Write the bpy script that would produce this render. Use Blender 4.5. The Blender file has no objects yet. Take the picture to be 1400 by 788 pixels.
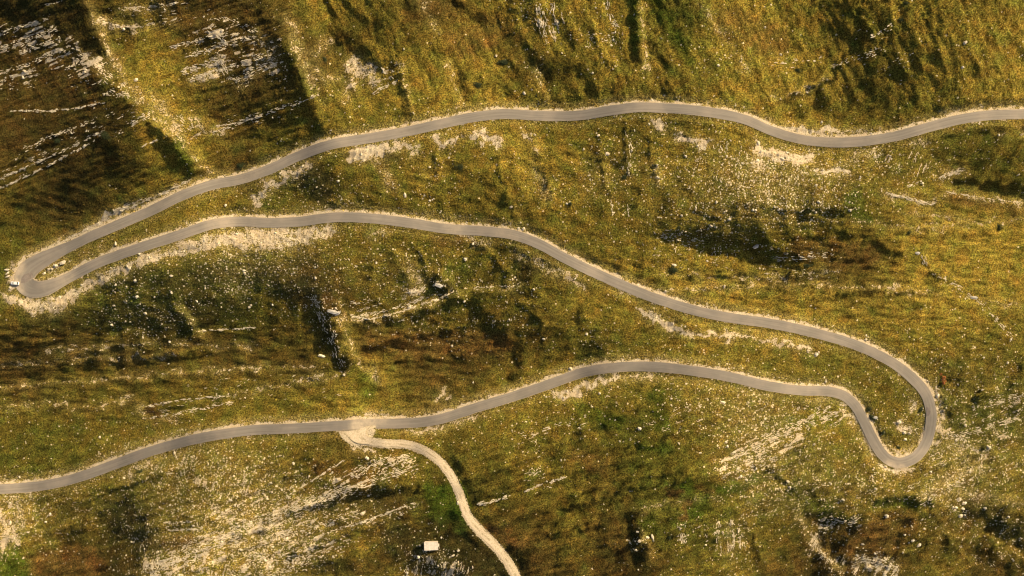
import bpy, bmesh, math, random
import numpy as np
from mathutils import Vector, Matrix

R = math.radians
scene = bpy.context.scene
random.seed(7)

# ------------------------------------------------------------------ camera
CAM_H = 400.0            # metres above the middle of the hillside
MPP = 0.36               # metres of ground per photograph pixel at height 0
cam_data = bpy.data.cameras.new("camera")
cam = bpy.data.objects.new("camera", cam_data)
scene.collection.objects.link(cam)
cam.location = (0, 0, CAM_H)
cam.rotation_euler = (0, 0, 0)
cam_data.sensor_width = 36
cam_data.lens = 36 * CAM_H / (1400 * MPP)
cam_data.clip_start = 1
cam_data.clip_end = 20000
scene.camera = cam

# ------------------------------------------------------------------ world and sun
SUN_AZ = R(40)           # direction towards the sun, counted from +X to +Y
SUN_EL = R(30)
world = bpy.data.worlds.new("World")
scene.world = world
world.use_nodes = True
wn = world.node_tree
wn.nodes.clear()
sky = wn.nodes.new("ShaderNodeTexSky")
sky.sky_type = 'NISHITA'
sky.sun_disc = False
sky.sun_elevation = SUN_EL
sky.sun_rotation = math.pi / 2 - SUN_AZ
sky.dust_density = 4.0
sky.ozone_density = 0.2
bg = wn.nodes.new("ShaderNodeBackground")
bg.inputs[1].default_value = 0.07
wo = wn.nodes.new("ShaderNodeOutputWorld")
wn.links.new(sky.outputs[0], bg.inputs[0])
wn.links.new(bg.outputs[0], wo.inputs[0])

sun_data = bpy.data.lights.new("sun", 'SUN')
sun_data.energy = 5.0
sun_data.angle = R(0.6)
sun_data.color = (1.0, 0.79, 0.47)
sun = bpy.data.objects.new("sun", sun_data)
scene.collection.objects.link(sun)
SDIR = Vector((math.cos(SUN_EL) * math.cos(SUN_AZ), math.cos(SUN_EL) * math.sin(SUN_AZ), math.sin(SUN_EL)))
sun.rotation_euler = SDIR.to_track_quat('Z', 'Y').to_euler()
sun.location = SDIR * 600

scene.view_settings.view_transform = 'Standard'
scene.view_settings.look = 'None'
scene.view_settings.exposure = 0.68
scene.view_settings.gamma = 1.0
scene.cycles.pixel_filter_type = 'BLACKMAN_HARRIS'
scene.cycles.filter_width = 1.05
scene.view_settings.use_curve_mapping = False

# ------------------------------------------------------------------ survey raster of the hillside
# a map of the hillside: one cell per photograph pixel, with a margin all round
M = 300
W, H = 2000, 1400
YY, XX = np.mgrid[0:H, 0:W].astype(np.float32)
XX -= M
YY -= M
KX = (np.fft.rfftfreq(W)[None, :] * 2 * np.pi)
KY = (np.fft.fftfreq(H)[:, None] * 2 * np.pi)
KK = np.sqrt(KX ** 2 + KY ** 2) + 1e-9


def band(wl, seed, ang=None, stretch=1.0, width=0.45):
    """noise of one wavelength (cells), drawn out along the angle (degrees, counter-clockwise from right)"""
    rng = np.random.default_rng(seed)
    f = np.fft.rfft2(rng.standard_normal((H, W)).astype(np.float32))
    k = KK
    if ang is not None:
        c, s = math.cos(R(-ang)), math.sin(R(-ang))
        ka = (KX * c + KY * s) * stretch
        kp = -KX * s + KY * c
        k = np.sqrt(ka ** 2 + kp ** 2) + 1e-9
    f *= np.exp(-(np.log(k * wl / (2 * np.pi))) ** 2 / (2 * width ** 2)) / np.sqrt(k)
    n = np.fft.irfft2(f, s=(H, W)).astype(np.float32)
    return n / n.std()


def blur(a, s):
    return np.fft.irfft2(np.fft.rfft2(a) * np.exp(-0.5 * (KK * s) ** 2), s=(H, W)).astype(np.float32)


def sstep(a, b, x):
    t = np.clip((x - a) / (b - a), 0, 1)
    return t * t * (3 - 2 * t)


WX1 = band(70, 11) * 9 + band(22, 12) * 3.5 + band(8, 13) * 1.5
WY1 = band(70, 14) * 9 + band(22, 15) * 3.5 + band(8, 16) * 1.5
RX = XX + band(24, 17) * 2.5 + band(8, 18) * 1.1
RY = YY + band(24, 19) * 2.5 + band(8, 20) * 1.1


def stroke(pts, r, soft=4.0, ragged=True):
    """weight (0..1) of a brush stroke; returns (slices, weight)"""
    rs = r if isinstance(r, (list, tuple)) else [r] * len(pts)
    m = max(rs) + soft + 14
    xs = [p[0] for p in pts]; ys = [p[1] for p in pts]
    x0 = int(max(0, min(xs) - m + M)); x1 = int(min(W, max(xs) + m + M))
    y0 = int(max(0, min(ys) - m + M)); y1 = int(min(H, max(ys) + m + M))
    sl = (slice(y0, y1), slice(x0, x1))
    X = (RX if ragged else XX)[sl]; Y = (RY if ragged else YY)[sl]
    best = np.full(X.shape, 1e9, np.float32)
    if len(pts) == 1:
        best = np.hypot(X - pts[0][0], Y - pts[0][1]) - rs[0]
    for i in range(len(pts) - 1):
        ax, ay = pts[i]; bx, by = pts[i + 1]
        dx, dy = bx - ax, by - ay
        t = np.clip(((X - ax) * dx + (Y - ay) * dy) / (dx * dx + dy * dy + 1e-9), 0, 1)
        d = np.hypot(X - ax - t * dx, Y - ay - t * dy) - (rs[i] + (rs[i + 1] - rs[i]) * t)
        best = np.minimum(best, d)
    return sl, 1 - sstep(-soft, soft, best)


def paint(arr, pts, r, val, soft=4.0, ragged=True, mode='mix'):
    sl, w = stroke(pts, r, soft, ragged)
    if mode == 'mix':
        arr[sl] = arr[sl] * (1 - w) + val * w
    elif mode == 'add':
        arr[sl] += val * w
    else:
        arr[sl] = np.maximum(arr[sl], val * w)


def cells(rows, conv, warp=2.0, sigma=17):
    """a coarse survey table of 28 x 16 squares, spread over the raster with soft wandering borders"""
    g = np.array([[conv(c) for c in r.replace(' ', '')] for r in rows], np.float32)
    ix = np.clip(((XX + WX1 * warp) // 50).astype(int), 0, g.shape[1] - 1)
    iy = np.clip(((YY + WY1 * warp) // 50).astype(int), 0, g.shape[0] - 1)
    return blur(g[iy, ix], sigma)


SLOPE_ROWS = [
    "1223 3335 5345 6435 5446 6544 5556",
    "2226 5332 7345 6534 5456 7754 4456",
    "3323 5423 5645 6643 3546 6654 4456",
    "3322 6542 4655 5555 5555 6655 5655",
    "3222 3545 3464 5465 5566 7776 6643",
    "3223 5554 3445 4455 5555 6655 6653",
    "2345 5666 6555 5445 5533 2345 6666",
    "5643 4443 3445 4445 5566 5544 5666",
    "4532 3332 3544 4446 5555 6666 5666",
    "3333 4444 3555 4433 4555 6665 5555",
    "3444 4554 5665 5676 6666 6655 5444",
    "5555 5566 6766 6655 4456 6566 5444",
    "5546 5565 4566 5554 4444 6666 5666",
    "6444 4565 5555 3454 4434 5445 5655",
    "7542 4666 5443 3444 4345 4423 3543",
    "6442 6555 3542 1233 3246 5524 4454",
]
VEG_SHADE_ROWS = [  # 'b' cells darken slopes facing away from the sun: shade put in the colour
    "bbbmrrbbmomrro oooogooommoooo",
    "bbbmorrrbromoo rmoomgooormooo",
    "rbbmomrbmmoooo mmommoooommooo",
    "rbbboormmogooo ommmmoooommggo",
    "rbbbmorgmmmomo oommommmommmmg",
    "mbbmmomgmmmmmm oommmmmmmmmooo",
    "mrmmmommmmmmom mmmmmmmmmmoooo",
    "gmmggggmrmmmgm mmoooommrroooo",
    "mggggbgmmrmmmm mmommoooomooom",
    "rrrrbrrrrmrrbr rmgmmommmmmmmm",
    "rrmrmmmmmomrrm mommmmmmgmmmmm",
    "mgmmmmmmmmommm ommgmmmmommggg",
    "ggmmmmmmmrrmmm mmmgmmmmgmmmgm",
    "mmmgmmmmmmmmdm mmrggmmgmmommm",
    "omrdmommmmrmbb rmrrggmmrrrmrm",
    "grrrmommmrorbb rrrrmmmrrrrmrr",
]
STONE_ROWS = [
    "11121022111011 42211211111111",
    "12121223222111 32312322113122",
    "11222211221011 21121212211121",
    "11111111113232 21232311321122",
    "11111113412432 21544567544422",
    "01111213442221 23334576542111",
    "11112565333232 22234443311111",
    "11444465544444 31111111111111",
    "21445433323432 32211111111221",
    "01233100111232 22323322222333",
    "00100111110001 22434442333444",
    "22322221111123 34223566233444",
    "22245554214331 32121275533554",
    "54445566554111 11111165455643",
    "54335677654221 11122342311434",
    "21146666421551 01122231331222",
]
lum = cells(SLOPE_ROWS, float)
S = (5.0 - lum) * 0.235          # wanted rise towards the low sun
COLS = {'b': (0.074, 0.054, 0.014), 'r': (0.100, 0.068, 0.017), 'o': (0.250, 0.190, 0.031), 'm': (0.152, 0.124, 0.021),  # b: dark brown that carries the shade of the slopes
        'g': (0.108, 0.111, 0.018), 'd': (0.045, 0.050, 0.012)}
veg = np.stack([cells([r.replace(' ', '') for r in VEG_SHADE_ROWS], lambda c, k=k: COLS[c][k], 2.2, 15) for k in range(3)], -1)
stone = cells(STONE_ROWS, float, 1.6, 14)

# --- steep (facing away from the sun) and bright (facing the sun) faces of spurs, gullies and ledges
DARK = [
    ([(88, -40), (98, 0), (112, 40), (138, 85), (158, 118), (190, 150), (232, 202), (258, 238)], [10, 10, 10, 10, 9, 10, 11, 6], 1.0),
    ([(250, 30), (330, 20), (350, 10)], 14, .30),
    ([(265, 118), (335, 128), (385, 105)], 16, .4),
    ([(355, 20), (375, 60), (398, 92), (415, 130), (432, 165), (440, 178)], [6, 9, 10, 10, 8, 5], .85),
    ([(444, 24), (465, 50), (492, 66), (520, 92)], [6, 10, 10, 6], .7),
    ([(470, 5), (500, 20), (520, 30)], 9, .5),
    ([(540, 88), (550, 120), (557, 152)], [7, 6, 7], .6),
    ([(628, 100), (640, 130), (650, 146)], 7, .4),
    ([(560, 60), (600, 70)], 9, .2),
    ([(622, 0), (650, 20), (668, 32)], 4, .5),
    ([(860, -30), (864, 10), (867, 45), (872, 85)], [5, 5, 4.5, 3], .95),
    ([(690, 20), (715, 60), (745, 100), (790, 135)], [14, 14, 16, 12], .35),
    ([(903, 0), (915, 25), (935, 60)], 9, .35),
    ([(1122, 0), (1140, 18), (1160, 45), (1178, 70)], [6, 5, 5, 4], .4),
    ([(1085, 160), (1120, 142), (1175, 118), (1215, 95)], [6, 9, 10, 6], .28),
    ([(1215, 85), (1255, 78), (1278, 100), (1290, 150)], 8, .2),
    ([(1305, 246), (1330, 249), (1365, 255), (1420, 262)], [2, 6, 6, 5], 1.0),
    ([(1290, 268), (1340, 270), (1400, 274)], 2.5, .6),
    ([(1285, 210), (1340, 225), (1420, 232)], 12, .3),
    ([(1275, 280), (1300, 285), (1350, 297)], 2.5, .6),
    ([(902, 318), (930, 316), (965, 322), (1000, 332), (1040, 343), (1090, 350)], [2, 4, 5, 5, 5, 3], 1.05),
    ([(1000, 345), (1010, 352)], 5, .6), ([(1045, 350), (1052, 362)], 6, .6), ([(1088, 345), (1092, 364)], 2.5, .8),
    ([(974, 338), (978, 350)], 6, .7), ([(1003, 340), (1005, 356)], 2, .8),
    ([(1045, 286), (1085, 290), (1130, 291), (1160, 289)], [2, 3, 3, 2], .8),
    ([(1110, 300), (1150, 318), (1190, 331), (1235, 352)], [3, 4, 4, 3], .6),
    ([(1110, 345), (1200, 350)], 12, .2),
    ([(365, 396), (400, 392), (432, 398)], [6, 11, 10], .6),
    ([(425, 405), (440, 435), (455, 470), (470, 505)], [8, 10, 9, 8], .9),
    ([(232, 412), (250, 436), (262, 457)], [6, 8, 6], .85),
    ([(150, 392), (180, 386)], 9, .7), ([(100, 470), (215, 460)], 12, .25),
    ([(190, 440), (215, 450)], 10, .6),
    ([(590, 382), (610, 402)], [8, 8], .85), ([(610, 400), (640, 412), (672, 440), (700, 478)], [7, 7, 7, 7], .75),
    ([(490, 442), (545, 438), (590, 424), (625, 412)], [3, 5, 5, 4], .7),
    ([(500, 478), (530, 474), (560, 470)], [4, 6, 3], .7),
    ([(570, 462), (630, 452), (690, 440)], [4, 6, 5], .5),
    ([(700, 470), (712, 500), (702, 520)], 8, .5), ([(795, 490), (828, 484)], 4, .8), ([(790, 430), (812, 460), (826, 482)], 7, .5),
    ([(440, 500), (300, 510)], 3, .2),
    ([(150, 712), (190, 716), (196, 740), (190, 770)], [14, 18, 14, 4], .75),
    ([(232, 712), (262, 708)], [5, 5], .85), ([(232, 722), (265, 720)], [2, 2], .8),
    ([(60, 735), (110, 722), (150, 708)], [4, 5, 5], .5),
    ([(440, 692), (490, 677), (530, 670), (570, 668)], [3, 6, 5, 3], .95),
    ([(380, 708), (420, 698), (450, 690)], [3, 5, 4], .7),
    ([(540, 690), (590, 690), (640, 720)], 16, .28),
    ([(575, 740), (640, 760), (680, 790)], 20, .28),
    ([(430, 770), (480, 775)], 9, .6),
    ([(862, 712), (867, 735), (874, 765)], [3, 10, 9], 1.0),
    ([(775, 780), (785, 784)], 5, .8), ([(912, 730), (920, 735)], 3, .8),
    ([(1040, 640), (1060, 648), (1075, 660), (1088, 676)], [2, 3.5, 3.5, 2], .9),
    ([(1095, 668), (1140, 682), (1160, 690)], [4, 6, 4], .5),
    ([(1095, 702), (1130, 708), (1165, 716)], [6, 10, 7], .85),
    ([(1195, 688), (1235, 683), (1272, 690)], [4, 5, 3], .85),
    ([(1125, 752), (1145, 762), (1160, 768)], [8, 10, 5], .7),
    ([(1315, 700), (1345, 705), (1375, 725), (1410, 745)], [3, 8, 11, 12], .85),
    ([(1340, 750), (1375, 775)], 9, .5), ([(1240, 735), (1262, 742)], [5, 7], .6),
    ([(1345, 590), (1362, 600)], 6, .3),
    ([(1172, 548), (1188, 568), (1205, 592), (1222, 606)], [2, 4, 2.5, 2], .9),
    ([(1258, 535), (1261, 560), (1258, 592)], [1.5, 2.5, 2], .9),
    ([(1238, 645), (1256, 640), (1270, 632)], [2, 4, 3], .8),
    ([(700, 285), (705, 295)], [5, 4], .7), ([(1258, 352), (1272, 372), (1285, 385)], [3, 3, 3], .7),
    ([(745, 620), (900, 600)], 5, .2), ([(870, 618), (905, 614)], 4, .4),
    ([(830, 560), (840, 590)], 9, .25), ([(895, 545), (900, 580)], 9, .25),
    ([(960, 668), (990, 676), (1040, 664)], [3, 5, 4], .35),
    ([(195, 556), (215, 568)], 4, .7), ([(222, 560), (250, 556)], 3, .7),
    ([(185, 645), (196, 641)], 3, .8), ([(205, 668), (215, 672)], 4, .6),
]
BRIGHT = [
    ([(110, -40), (122, 0), (141, 38), (160, 85), (195, 128), (215, 160), (245, 188), (285, 232)], [6, 6, 7, 8, 10, 11, 10, 8], -.45),
    ([(140, 90), (170, 110), (200, 150)], 14, -.2),
    ([(395, 30), (408, 70), (418, 100), (434, 140)], [7, 6, 6, 5], -.5),
    ([(430, 0), (440, 40), (448, 90), (462, 130)], 11, -.35),
    ([(549, 95), (560, 130), (567, 158)], 2.5, -.7),
    ([(613, 85), (622, 115), (634, 146)], 2.5, -.5),
    ([(573, 5), (585, 30)], 5, -.3),
    ([(878, -20), (878, 40), (885, 95), (893, 115)], [4, 4, 4, 2], -.5),
    ([(732, 90), (742, 115), (752, 140)], [3, 4, 3], -.6),
    ([(955, 0), (985, 40), (1010, 80), (1050, 130)], [9, 12, 16, 18], -.22),
    ([(1180, 250), (1290, 260), (1400, 280)], 5, -.3),
    ([(905, 340), (960, 352), (1050, 372)], 8, -.28),
    ([(466, 410), (466, 440), (478, 470), (500, 508), (516, 524)], [3, 3, 3, 3, 3], -.8),
    ([(248, 420), (262, 438), (274, 455)], 4, -.6),
    ([(480, 430), (510, 436), (550, 426), (600, 410), (640, 398)], 3, -.5),
    ([(604, 375), (625, 395), (640, 400)], 4, -.5),
    ([(650, 395), (720, 392)], 4, -.3),
    ([(878, 725), (888, 745), (893, 757)], [3, 5, 4], -.6),
    ([(1340, 725), (1370, 745), (1410, 765)], 5, -.4),
    ([(1090, 690), (1110, 740), (1150, 780)], 6, -.3),
    ([(950, 640), (985, 632), (1010, 652)], 9, -.2),
    ([(702, 282), (712, 300), (716, 318)], 2.2, -.6),
    ([(0, 530), (60, 524), (130, 520), (220, 512), (300, 505), (400, 503)], 2.2, -.45),
    ([(0, 559), (55, 551), (120, 559), (180, 545)], 2.2, -.4),
    ([(895, 398), (1000, 393), (1100, 389), (1220, 392)], 2, -.4),
]
sx0, sy0 = math.cos(SUN_AZ), -math.sin(SUN_AZ)
FOLDS = [  # thin paired faces: lit one first, shaded one just up-sun of it
    [(740, 222), (748, 250), (756, 286)], [(592, 200), (600, 225), (604, 245)], [(886, 180), (892, 215), (900, 255)], [(855, 165), (858, 210), (862, 240)],
    [(680, 215), (690, 250), (694, 275)], [(820, 190), (826, 230), (832, 270)], [(955, 5), (990, 50), (1020, 95), (1052, 140)], [(1160, 0), (1180, 30), (1215, 70)],
    [(1045, 140), (1090, 128), (1130, 108), (1170, 60)], [(800, 5), (815, 50), (835, 95)], [(700, 5), (722, 55), (745, 90)], [(480, 175), (470, 150), (455, 120)],
    [(830, 632), (900, 600), (1000, 562)], [(760, 608), (830, 575), (900, 545)], [(1000, 648), (1070, 622), (1150, 590)], [(1290, 566), (1340, 545), (1400, 520)],
    [(1275, 645), (1330, 622), (1400, 592)], [(1290, 600), (1400, 555)], [(730, 700), (800, 690), (900, 660)], [(650, 650), (720, 625), (790, 600)], [(700, 740), (800, 722), (860, 700)],
    [(300, 690), (400, 650), (470, 628)], [(250, 760), (380, 712), (480, 668)], [(340, 785), (430, 748), (540, 705)], [(90, 690), (180, 660), (260, 640)],
    [(560, 325), (580, 355), (585, 385)], [(655, 335), (690, 365), (700, 400)], [(520, 465), (600, 455), (690, 425)], [(490, 495), (580, 490), (680, 478)], [(710, 410), (740, 440), (745, 480)],
    [(10, 470), (120, 462), (230, 452)], [(60, 500), (200, 488), (330, 478)], [(890, 385), (1000, 372), (1110, 376)], [(1060, 410), (1180, 398), (1300, 402)], [(1200, 330), (1300, 318), (1400, 322)],
    [(1000, 690), (1030, 730), (1045, 780)], [(1180, 780), (1250, 752), (1330, 745)], [(1270, 690), (1300, 740), (1340, 785)], [(950, 700), (975, 740), (985, 785)]]
for q in FOLDS:
    ang_ = math.atan2(q[-1][1] - q[0][1], q[-1][0] - q[0][0])
    nx_, ny_ = -math.sin(ang_), math.cos(ang_)
    if nx_ * sx0 + ny_ * sy0 < 0: nx_, ny_ = -nx_, -ny_
    paint(S, [(x_ - nx_ * 2.5, y_ - ny_ * 2.5) for x_, y_ in q], [.5] + [3.0] * (len(q) - 2) + [.5], .60, 3.0, True, 'add')
    paint(S, [(x_ + nx_ * 3.0, y_ + ny_ * 3.0) for x_, y_ in q], [.5] + [2.0] * (len(q) - 2) + [.5], -.75, 2.5, True, 'add')
for p, r, v in DARK:
    r = [q * .8 if q > 4 else q for q in r] if isinstance(r, list) else (r * .8 if r < 16 else r)
    paint(S, p, r, v * .92, soft=3.0)
for p, r, v in BRIGHT:
    paint(S, p, r, v, soft=3.0)

# --- grain of the ground: soil creep, terracettes and bedding, each in its own direction
n_iso = band(40, 31) * .05 + band(20, 32) * .04 + band(10, 33) * .045
top = sstep(0, 1, (150 - YY) / 60 + .5)
n_top = band(20, 34, 114, 4) * .06 + band(13, 134, 96, 4) * .045 + band(6, 35, 108, 4) * .05
mid_right = sstep(820, 960, XX) * sstep(250, 330, YY) * (1 - sstep(430, 520, YY))
mid_left = (1 - sstep(600, 760, XX)) * sstep(410, 460, YY) * (1 - sstep(560, 600, YY))
n_hor = band(10, 36, -3, 5) * .12 + band(6, 37, -3, 5) * .08
low = sstep(570, 640, YY)
n_low = band(13, 38, 20, 3.5) * .10 + band(7, 39, 24, 4) * .09
topleft = (1 - sstep(380, 460, XX)) * (1 - sstep(230, 300, YY))
n_bed = band(9, 40, 20, 6) * .10
S += n_iso + n_top * top * (1 - topleft) + n_hor * np.clip(mid_right + mid_left, 0, 1) + n_low * low + n_bed * topleft

# --- integrate the wanted rise into heights (least squares, long waves damped)
sx, sy = math.cos(SUN_AZ), -math.sin(SUN_AZ)
kxm, kym = KX / MPP, KY / MPP
ks = kxm * sx + kym * sy
kp = -kxm * sy + kym * sx
Sf = np.fft.rfft2(S - S.mean())
HR = np.fft.irfft2(np.conj(1j * ks) * Sf / (ks ** 2 + 0.03 * kp ** 2 + (2 * np.pi / 1000) ** 2), s=(H, W)).astype(np.float32)
def ridged(wl, seed, ang, st):
    n = band(wl, seed, ang, st, .35)
    return 1 - np.abs(n) * 1.1


mid_zone = 1 - np.clip(top + low, 0, 1)
tl_fold = ridged(46, 141, 118, 3) * .9 + ridged(20, 142, 112, 3) * .35
HR += top * (tl_fold * (.38 - .12 * topleft) + ridged(9, 143, 108, 3) * .10)
HR += topleft * (ridged(13, 144, 20, 6) * .10)
HR += low * (ridged(52, 145, 24, 4) * .85 + ridged(19, 146, 20, 3) * .22 + ridged(9, 147, 75, 2) * .09)
HR += mid_zone * (ridged(60, 148, 75, 1.8) * .40 + ridged(26, 149, -10, 3) * .20 + ridged(10, 150, 0, 3) * .07)
edge = sstep(-290, -120, XX) * (1 - sstep(1520, 1690, XX)) * sstep(-290, -120, YY) * (1 - sstep(910, 1080, YY))
HR *= edge


def base_z(y):
    """the general fall of the mountainside towards the bottom of the photograph"""
    a = np.abs(y)
    far = 230 + 700 * np.tanh(np.maximum(a - 230, 0) / 1400)
    return 0.14 * np.sign(y) * np.where(a < 230, a, far)


# ------------------------------------------------------------------ roads: centre lines on the survey
def spline(pts, step=4.0):
    """Catmull-Rom through (x, y, extra...) rows, resampled at an even step"""
    P = np.array(pts, float)
    P = np.vstack([2 * P[0] - P[1], P, 2 * P[-1] - P[-2]])
    out = []
    for i in range(1, len(P) - 2):
        for t in np.linspace(0, 1, 12, endpoint=False):
            a, b, c, d = P[i - 1], P[i], P[i + 1], P[i + 2]
            out.append(.5 * ((2 * b) + (-a + c) * t + (2 * a - 5 * b + 4 * c - d) * t * t + (-a + 3 * b - 3 * c + d) * t ** 3))
    out = np.array(out + [P[-2]])
    s = np.r_[0, np.cumsum(np.hypot(*np.diff(out[:, :2], axis=0).T))]
    q = np.arange(0, s[-1], step)
    return np.stack([np.interp(q, s, out[:, k]) for k in range(out.shape[1])], 1)


ROAD = [(1700, 190), (1560, 158), (1480, 154), (1400, 156), (1350, 158), (1310, 164), (1270, 174), (1230, 185), (1190, 192), (1150, 195), (1110, 193), (1080, 187),
        (1050, 177), (1020, 164), (990, 157), (950, 151), (910, 148), (870, 147), (830, 152), (800, 157), (770, 159), (730, 158), (690, 156),
        (650, 160), (610, 168), (570, 177), (540, 183), (500, 190), (460, 196), (430, 205), (400, 217), (370, 231), (330, 245), (290, 253),
        (250, 267), (207, 288), (170, 304), (130, 321), (100, 335), (75, 347), (54, 358), (39, 369), (33, 382), (38, 392), (52, 396), (71, 391),
        (90, 382), (133, 360), (165, 348), (200, 336), (235, 325), (267, 314), (295, 306), (330, 303), (370, 305), (410, 303), (440, 299),
        (470, 297), (510, 299), (560, 305), (610, 313), (660, 316), (700, 321), (733, 332), (765, 349), (800, 367), (867, 397), (920, 416),
        (960, 427), (1000, 435), (1050, 442), (1100, 452), (1165, 470), (1215, 493), (1246, 516), (1264, 536), (1272, 557), (1273, 578),
        (1267, 604), (1252, 625), (1231, 633), (1212, 627), (1197, 608), (1184, 582), (1170, 556), (1153, 541), (1130, 535), (1095, 534),
        (1050, 528), (1000, 516), (960, 509), (900, 502), (850, 502), (800, 509), (750, 526), (700, 543), (650, 558), (610, 571), (580, 577),
        (550, 579), (500, 580), (450, 583), (400, 586), (350, 588), (310, 593), (265, 601), (210, 616), (160, 634), (110, 652), (70, 662),
        (30, 667), (-20, 669), (-120, 664), (-290, 690)]


def road_w(x, y):
    w = 13.7
    if x < 110 and 330 < y < 410: w = 13.7 + 15 * max(0, 1 - abs(x - 30) / 62)
    if x > 1190 and 505 < y < 650: w = 14.8
    if 1000 < x < 1150 and 100 < y < 200: w = 13.0
    return w


road = spline([(x, y, road_w(x, y)) for x, y in ROAD], 4.0)
TRACK = [(488, 573, 54), (488, 583, 48), (489, 590, 35), (494, 598, 20), (504, 603, 13), (525, 607, 11), (553, 608, 11), (575, 614, 11), (595, 626, 11),
         (612, 644, 11), (623, 663, 11), (632, 686, 11), (640, 706, 12), (652, 722, 13), (668, 738, 13), (684, 755, 12), (697, 773, 12),
         (706, 790, 12), (715, 812, 12), (735, 860, 12), (745, 930, 12), (720, 1050, 12)]
track = spline([(x_, y_, w_ - (2.4 if w_ < 14 else 0)) for x_, y_, w_ in TRACK], 3.5)


def samp(a, px, py):
    fx = np.clip(np.asarray(px, float) + M, 0, W - 1.001); fy = np.clip(np.asarray(py, float) + M, 0, H - 1.001)
    ix = fx.astype(int); iy = fy.astype(int)
    tx = (fx - ix); ty = (fy - iy)
    if a.ndim == 3:
        tx = tx[..., None]; ty = ty[..., None]
    return (a[iy, ix] * (1 - tx) * (1 - ty) + a[iy, ix + 1] * tx * (1 - ty) + a[iy + 1, ix] * (1 - tx) * ty + a[iy + 1, ix + 1] * tx * ty)


def total_h(px, py, rel):
    """full height where a photograph ray meets relief rel (solves for the plane's own fall)"""
    z = rel * 1.0
    for _ in range(8):
        z = rel + base_z((394 - py) * MPP * (1 - z / CAM_H))
    return z


ZR = total_h(XX, YY, HR)                     # heights of the survey


def smooth1(a, n):
    k = np.hanning(n + 2)[1:-1]; k /= k.sum()
    return np.convolve(np.pad(a, n // 2, mode='edge'), k, 'valid')[:len(a)]


road_z = smooth1(samp(ZR, road[:, 0], road[:, 1]), 15)
track_z = smooth1(samp(ZR, track[:, 0], track[:, 1]), 9)
jn = np.argmin(np.hypot(road[:, 0] - 489, road[:, 1] - 580))
blend = sstep(0, 60, np.r_[0, np.cumsum(np.hypot(*np.diff(track[:, :2], axis=0).T))])
track_z = road_z[jn] * (1 - blend) + track_z * blend
for i_ in range(len(track)):
    if track[i_, 1] < 600 and i_ < 14:
        near = road_z[np.argmin(np.hypot(road[:, 0] - track[i_, 0], road[:, 1] - track[i_, 1]))]
        q_ = float(sstep(586, 600, track[i_, 1]))
        track_z[i_] = (near - .12) * (1 - q_) + track_z[i_] * q_

Dn = np.full((H, W), 1e3, np.float32); Zn = np.zeros((H, W), np.float32); YN = np.zeros((H, W), np.float32)


def carve(line, lz, reach=30, north=-9e9):
    for i in range(len(line) - 1):
        ax, ay, aw = line[i][:3]; bx, by, bw = line[i + 1][:3]
        m = reach + max(aw, bw) / 2
        x0, x1 = int(max(0, min(ax, bx) - m + M)), int(min(W, max(ax, bx) + m + M))
        y0, y1 = int(max(0, min(ay, by) - m + M)), int(min(H, max(ay, by) + m + M))
        if x1 <= x0 or y1 <= y0: continue
        X = XX[y0:y1, x0:x1]; Y = YY[y0:y1, x0:x1]
        dx, dy = bx - ax, by - ay
        t = np.clip(((X - ax) * dx + (Y - ay) * dy) / (dx * dx + dy * dy), 0, 1)
        d = np.hypot(X - ax - t * dx, Y - ay - t * dy) - (aw + (bw - aw) * t) / 2
        sub = Dn[y0:y1, x0:x1]
        better = (d < sub) & (Y > north)
        sub[better] = d[better]
        Zn[y0:y1, x0:x1][better] = (lz[i] + (lz[i + 1] - lz[i]) * t)[better]
        YN[y0:y1, x0:x1][better] = (ay + dy * t)[better]


carve(road, road_z)
Dr, Zr = Dn.copy(), Zn.copy()
YR = YN.copy()
Dn[:] = 1e3
carve(track, track_z, north=581)
Dt = Dn.copy(); Zt = Zn.copy()
wr_, wt_ = 1 / (np.maximum(Dr, 0) + .6) ** 2, 1 / (np.maximum(Dt, 0) + .6) ** 2
Zn = (Zr * wr_ + Zt * wt_) / (wr_ + wt_)
Dn = np.minimum(Dr, Dt)
above = (samp(ZR, XX[0, 0], YY[0, 0]) * 0) + (ZR - Zn)      # natural ground relative to the bench
bank = band(14, 51) * .8 + 3.0
wgt = 1 - sstep(0, 1, (Dn - 2.0) / (13 + bank))
shoulder = 1 - sstep(0, 26, np.hypot(XX - 22, YY - 387))
wgt = np.maximum(wgt, shoulder * .999)
Zbench = Zn - 0.08 - (.05 + .27 * (Dr < Dn + .01)) * sstep(.5, 4, Dn) * (1 - sstep(4, 9, Dn))
sl_car = np.hypot(XX - 22, YY - 387) < 40
Zbench[sl_car] = np.where(Dn[sl_car] < 25, Zn[sl_car] - 0.10, Zbench[sl_car])
tuft = (band(3.3, 52, width=.25) * .9 + band(5.0, 53) * .6 + band(11, 54) * .25)
tuft_amp = .05 * sstep(.5, 4, Dn)
tuft_amp[sl_car] *= .3
ZR = ZR * (1 - wgt) + Zbench * wgt + tuft * tuft_amp

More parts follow.
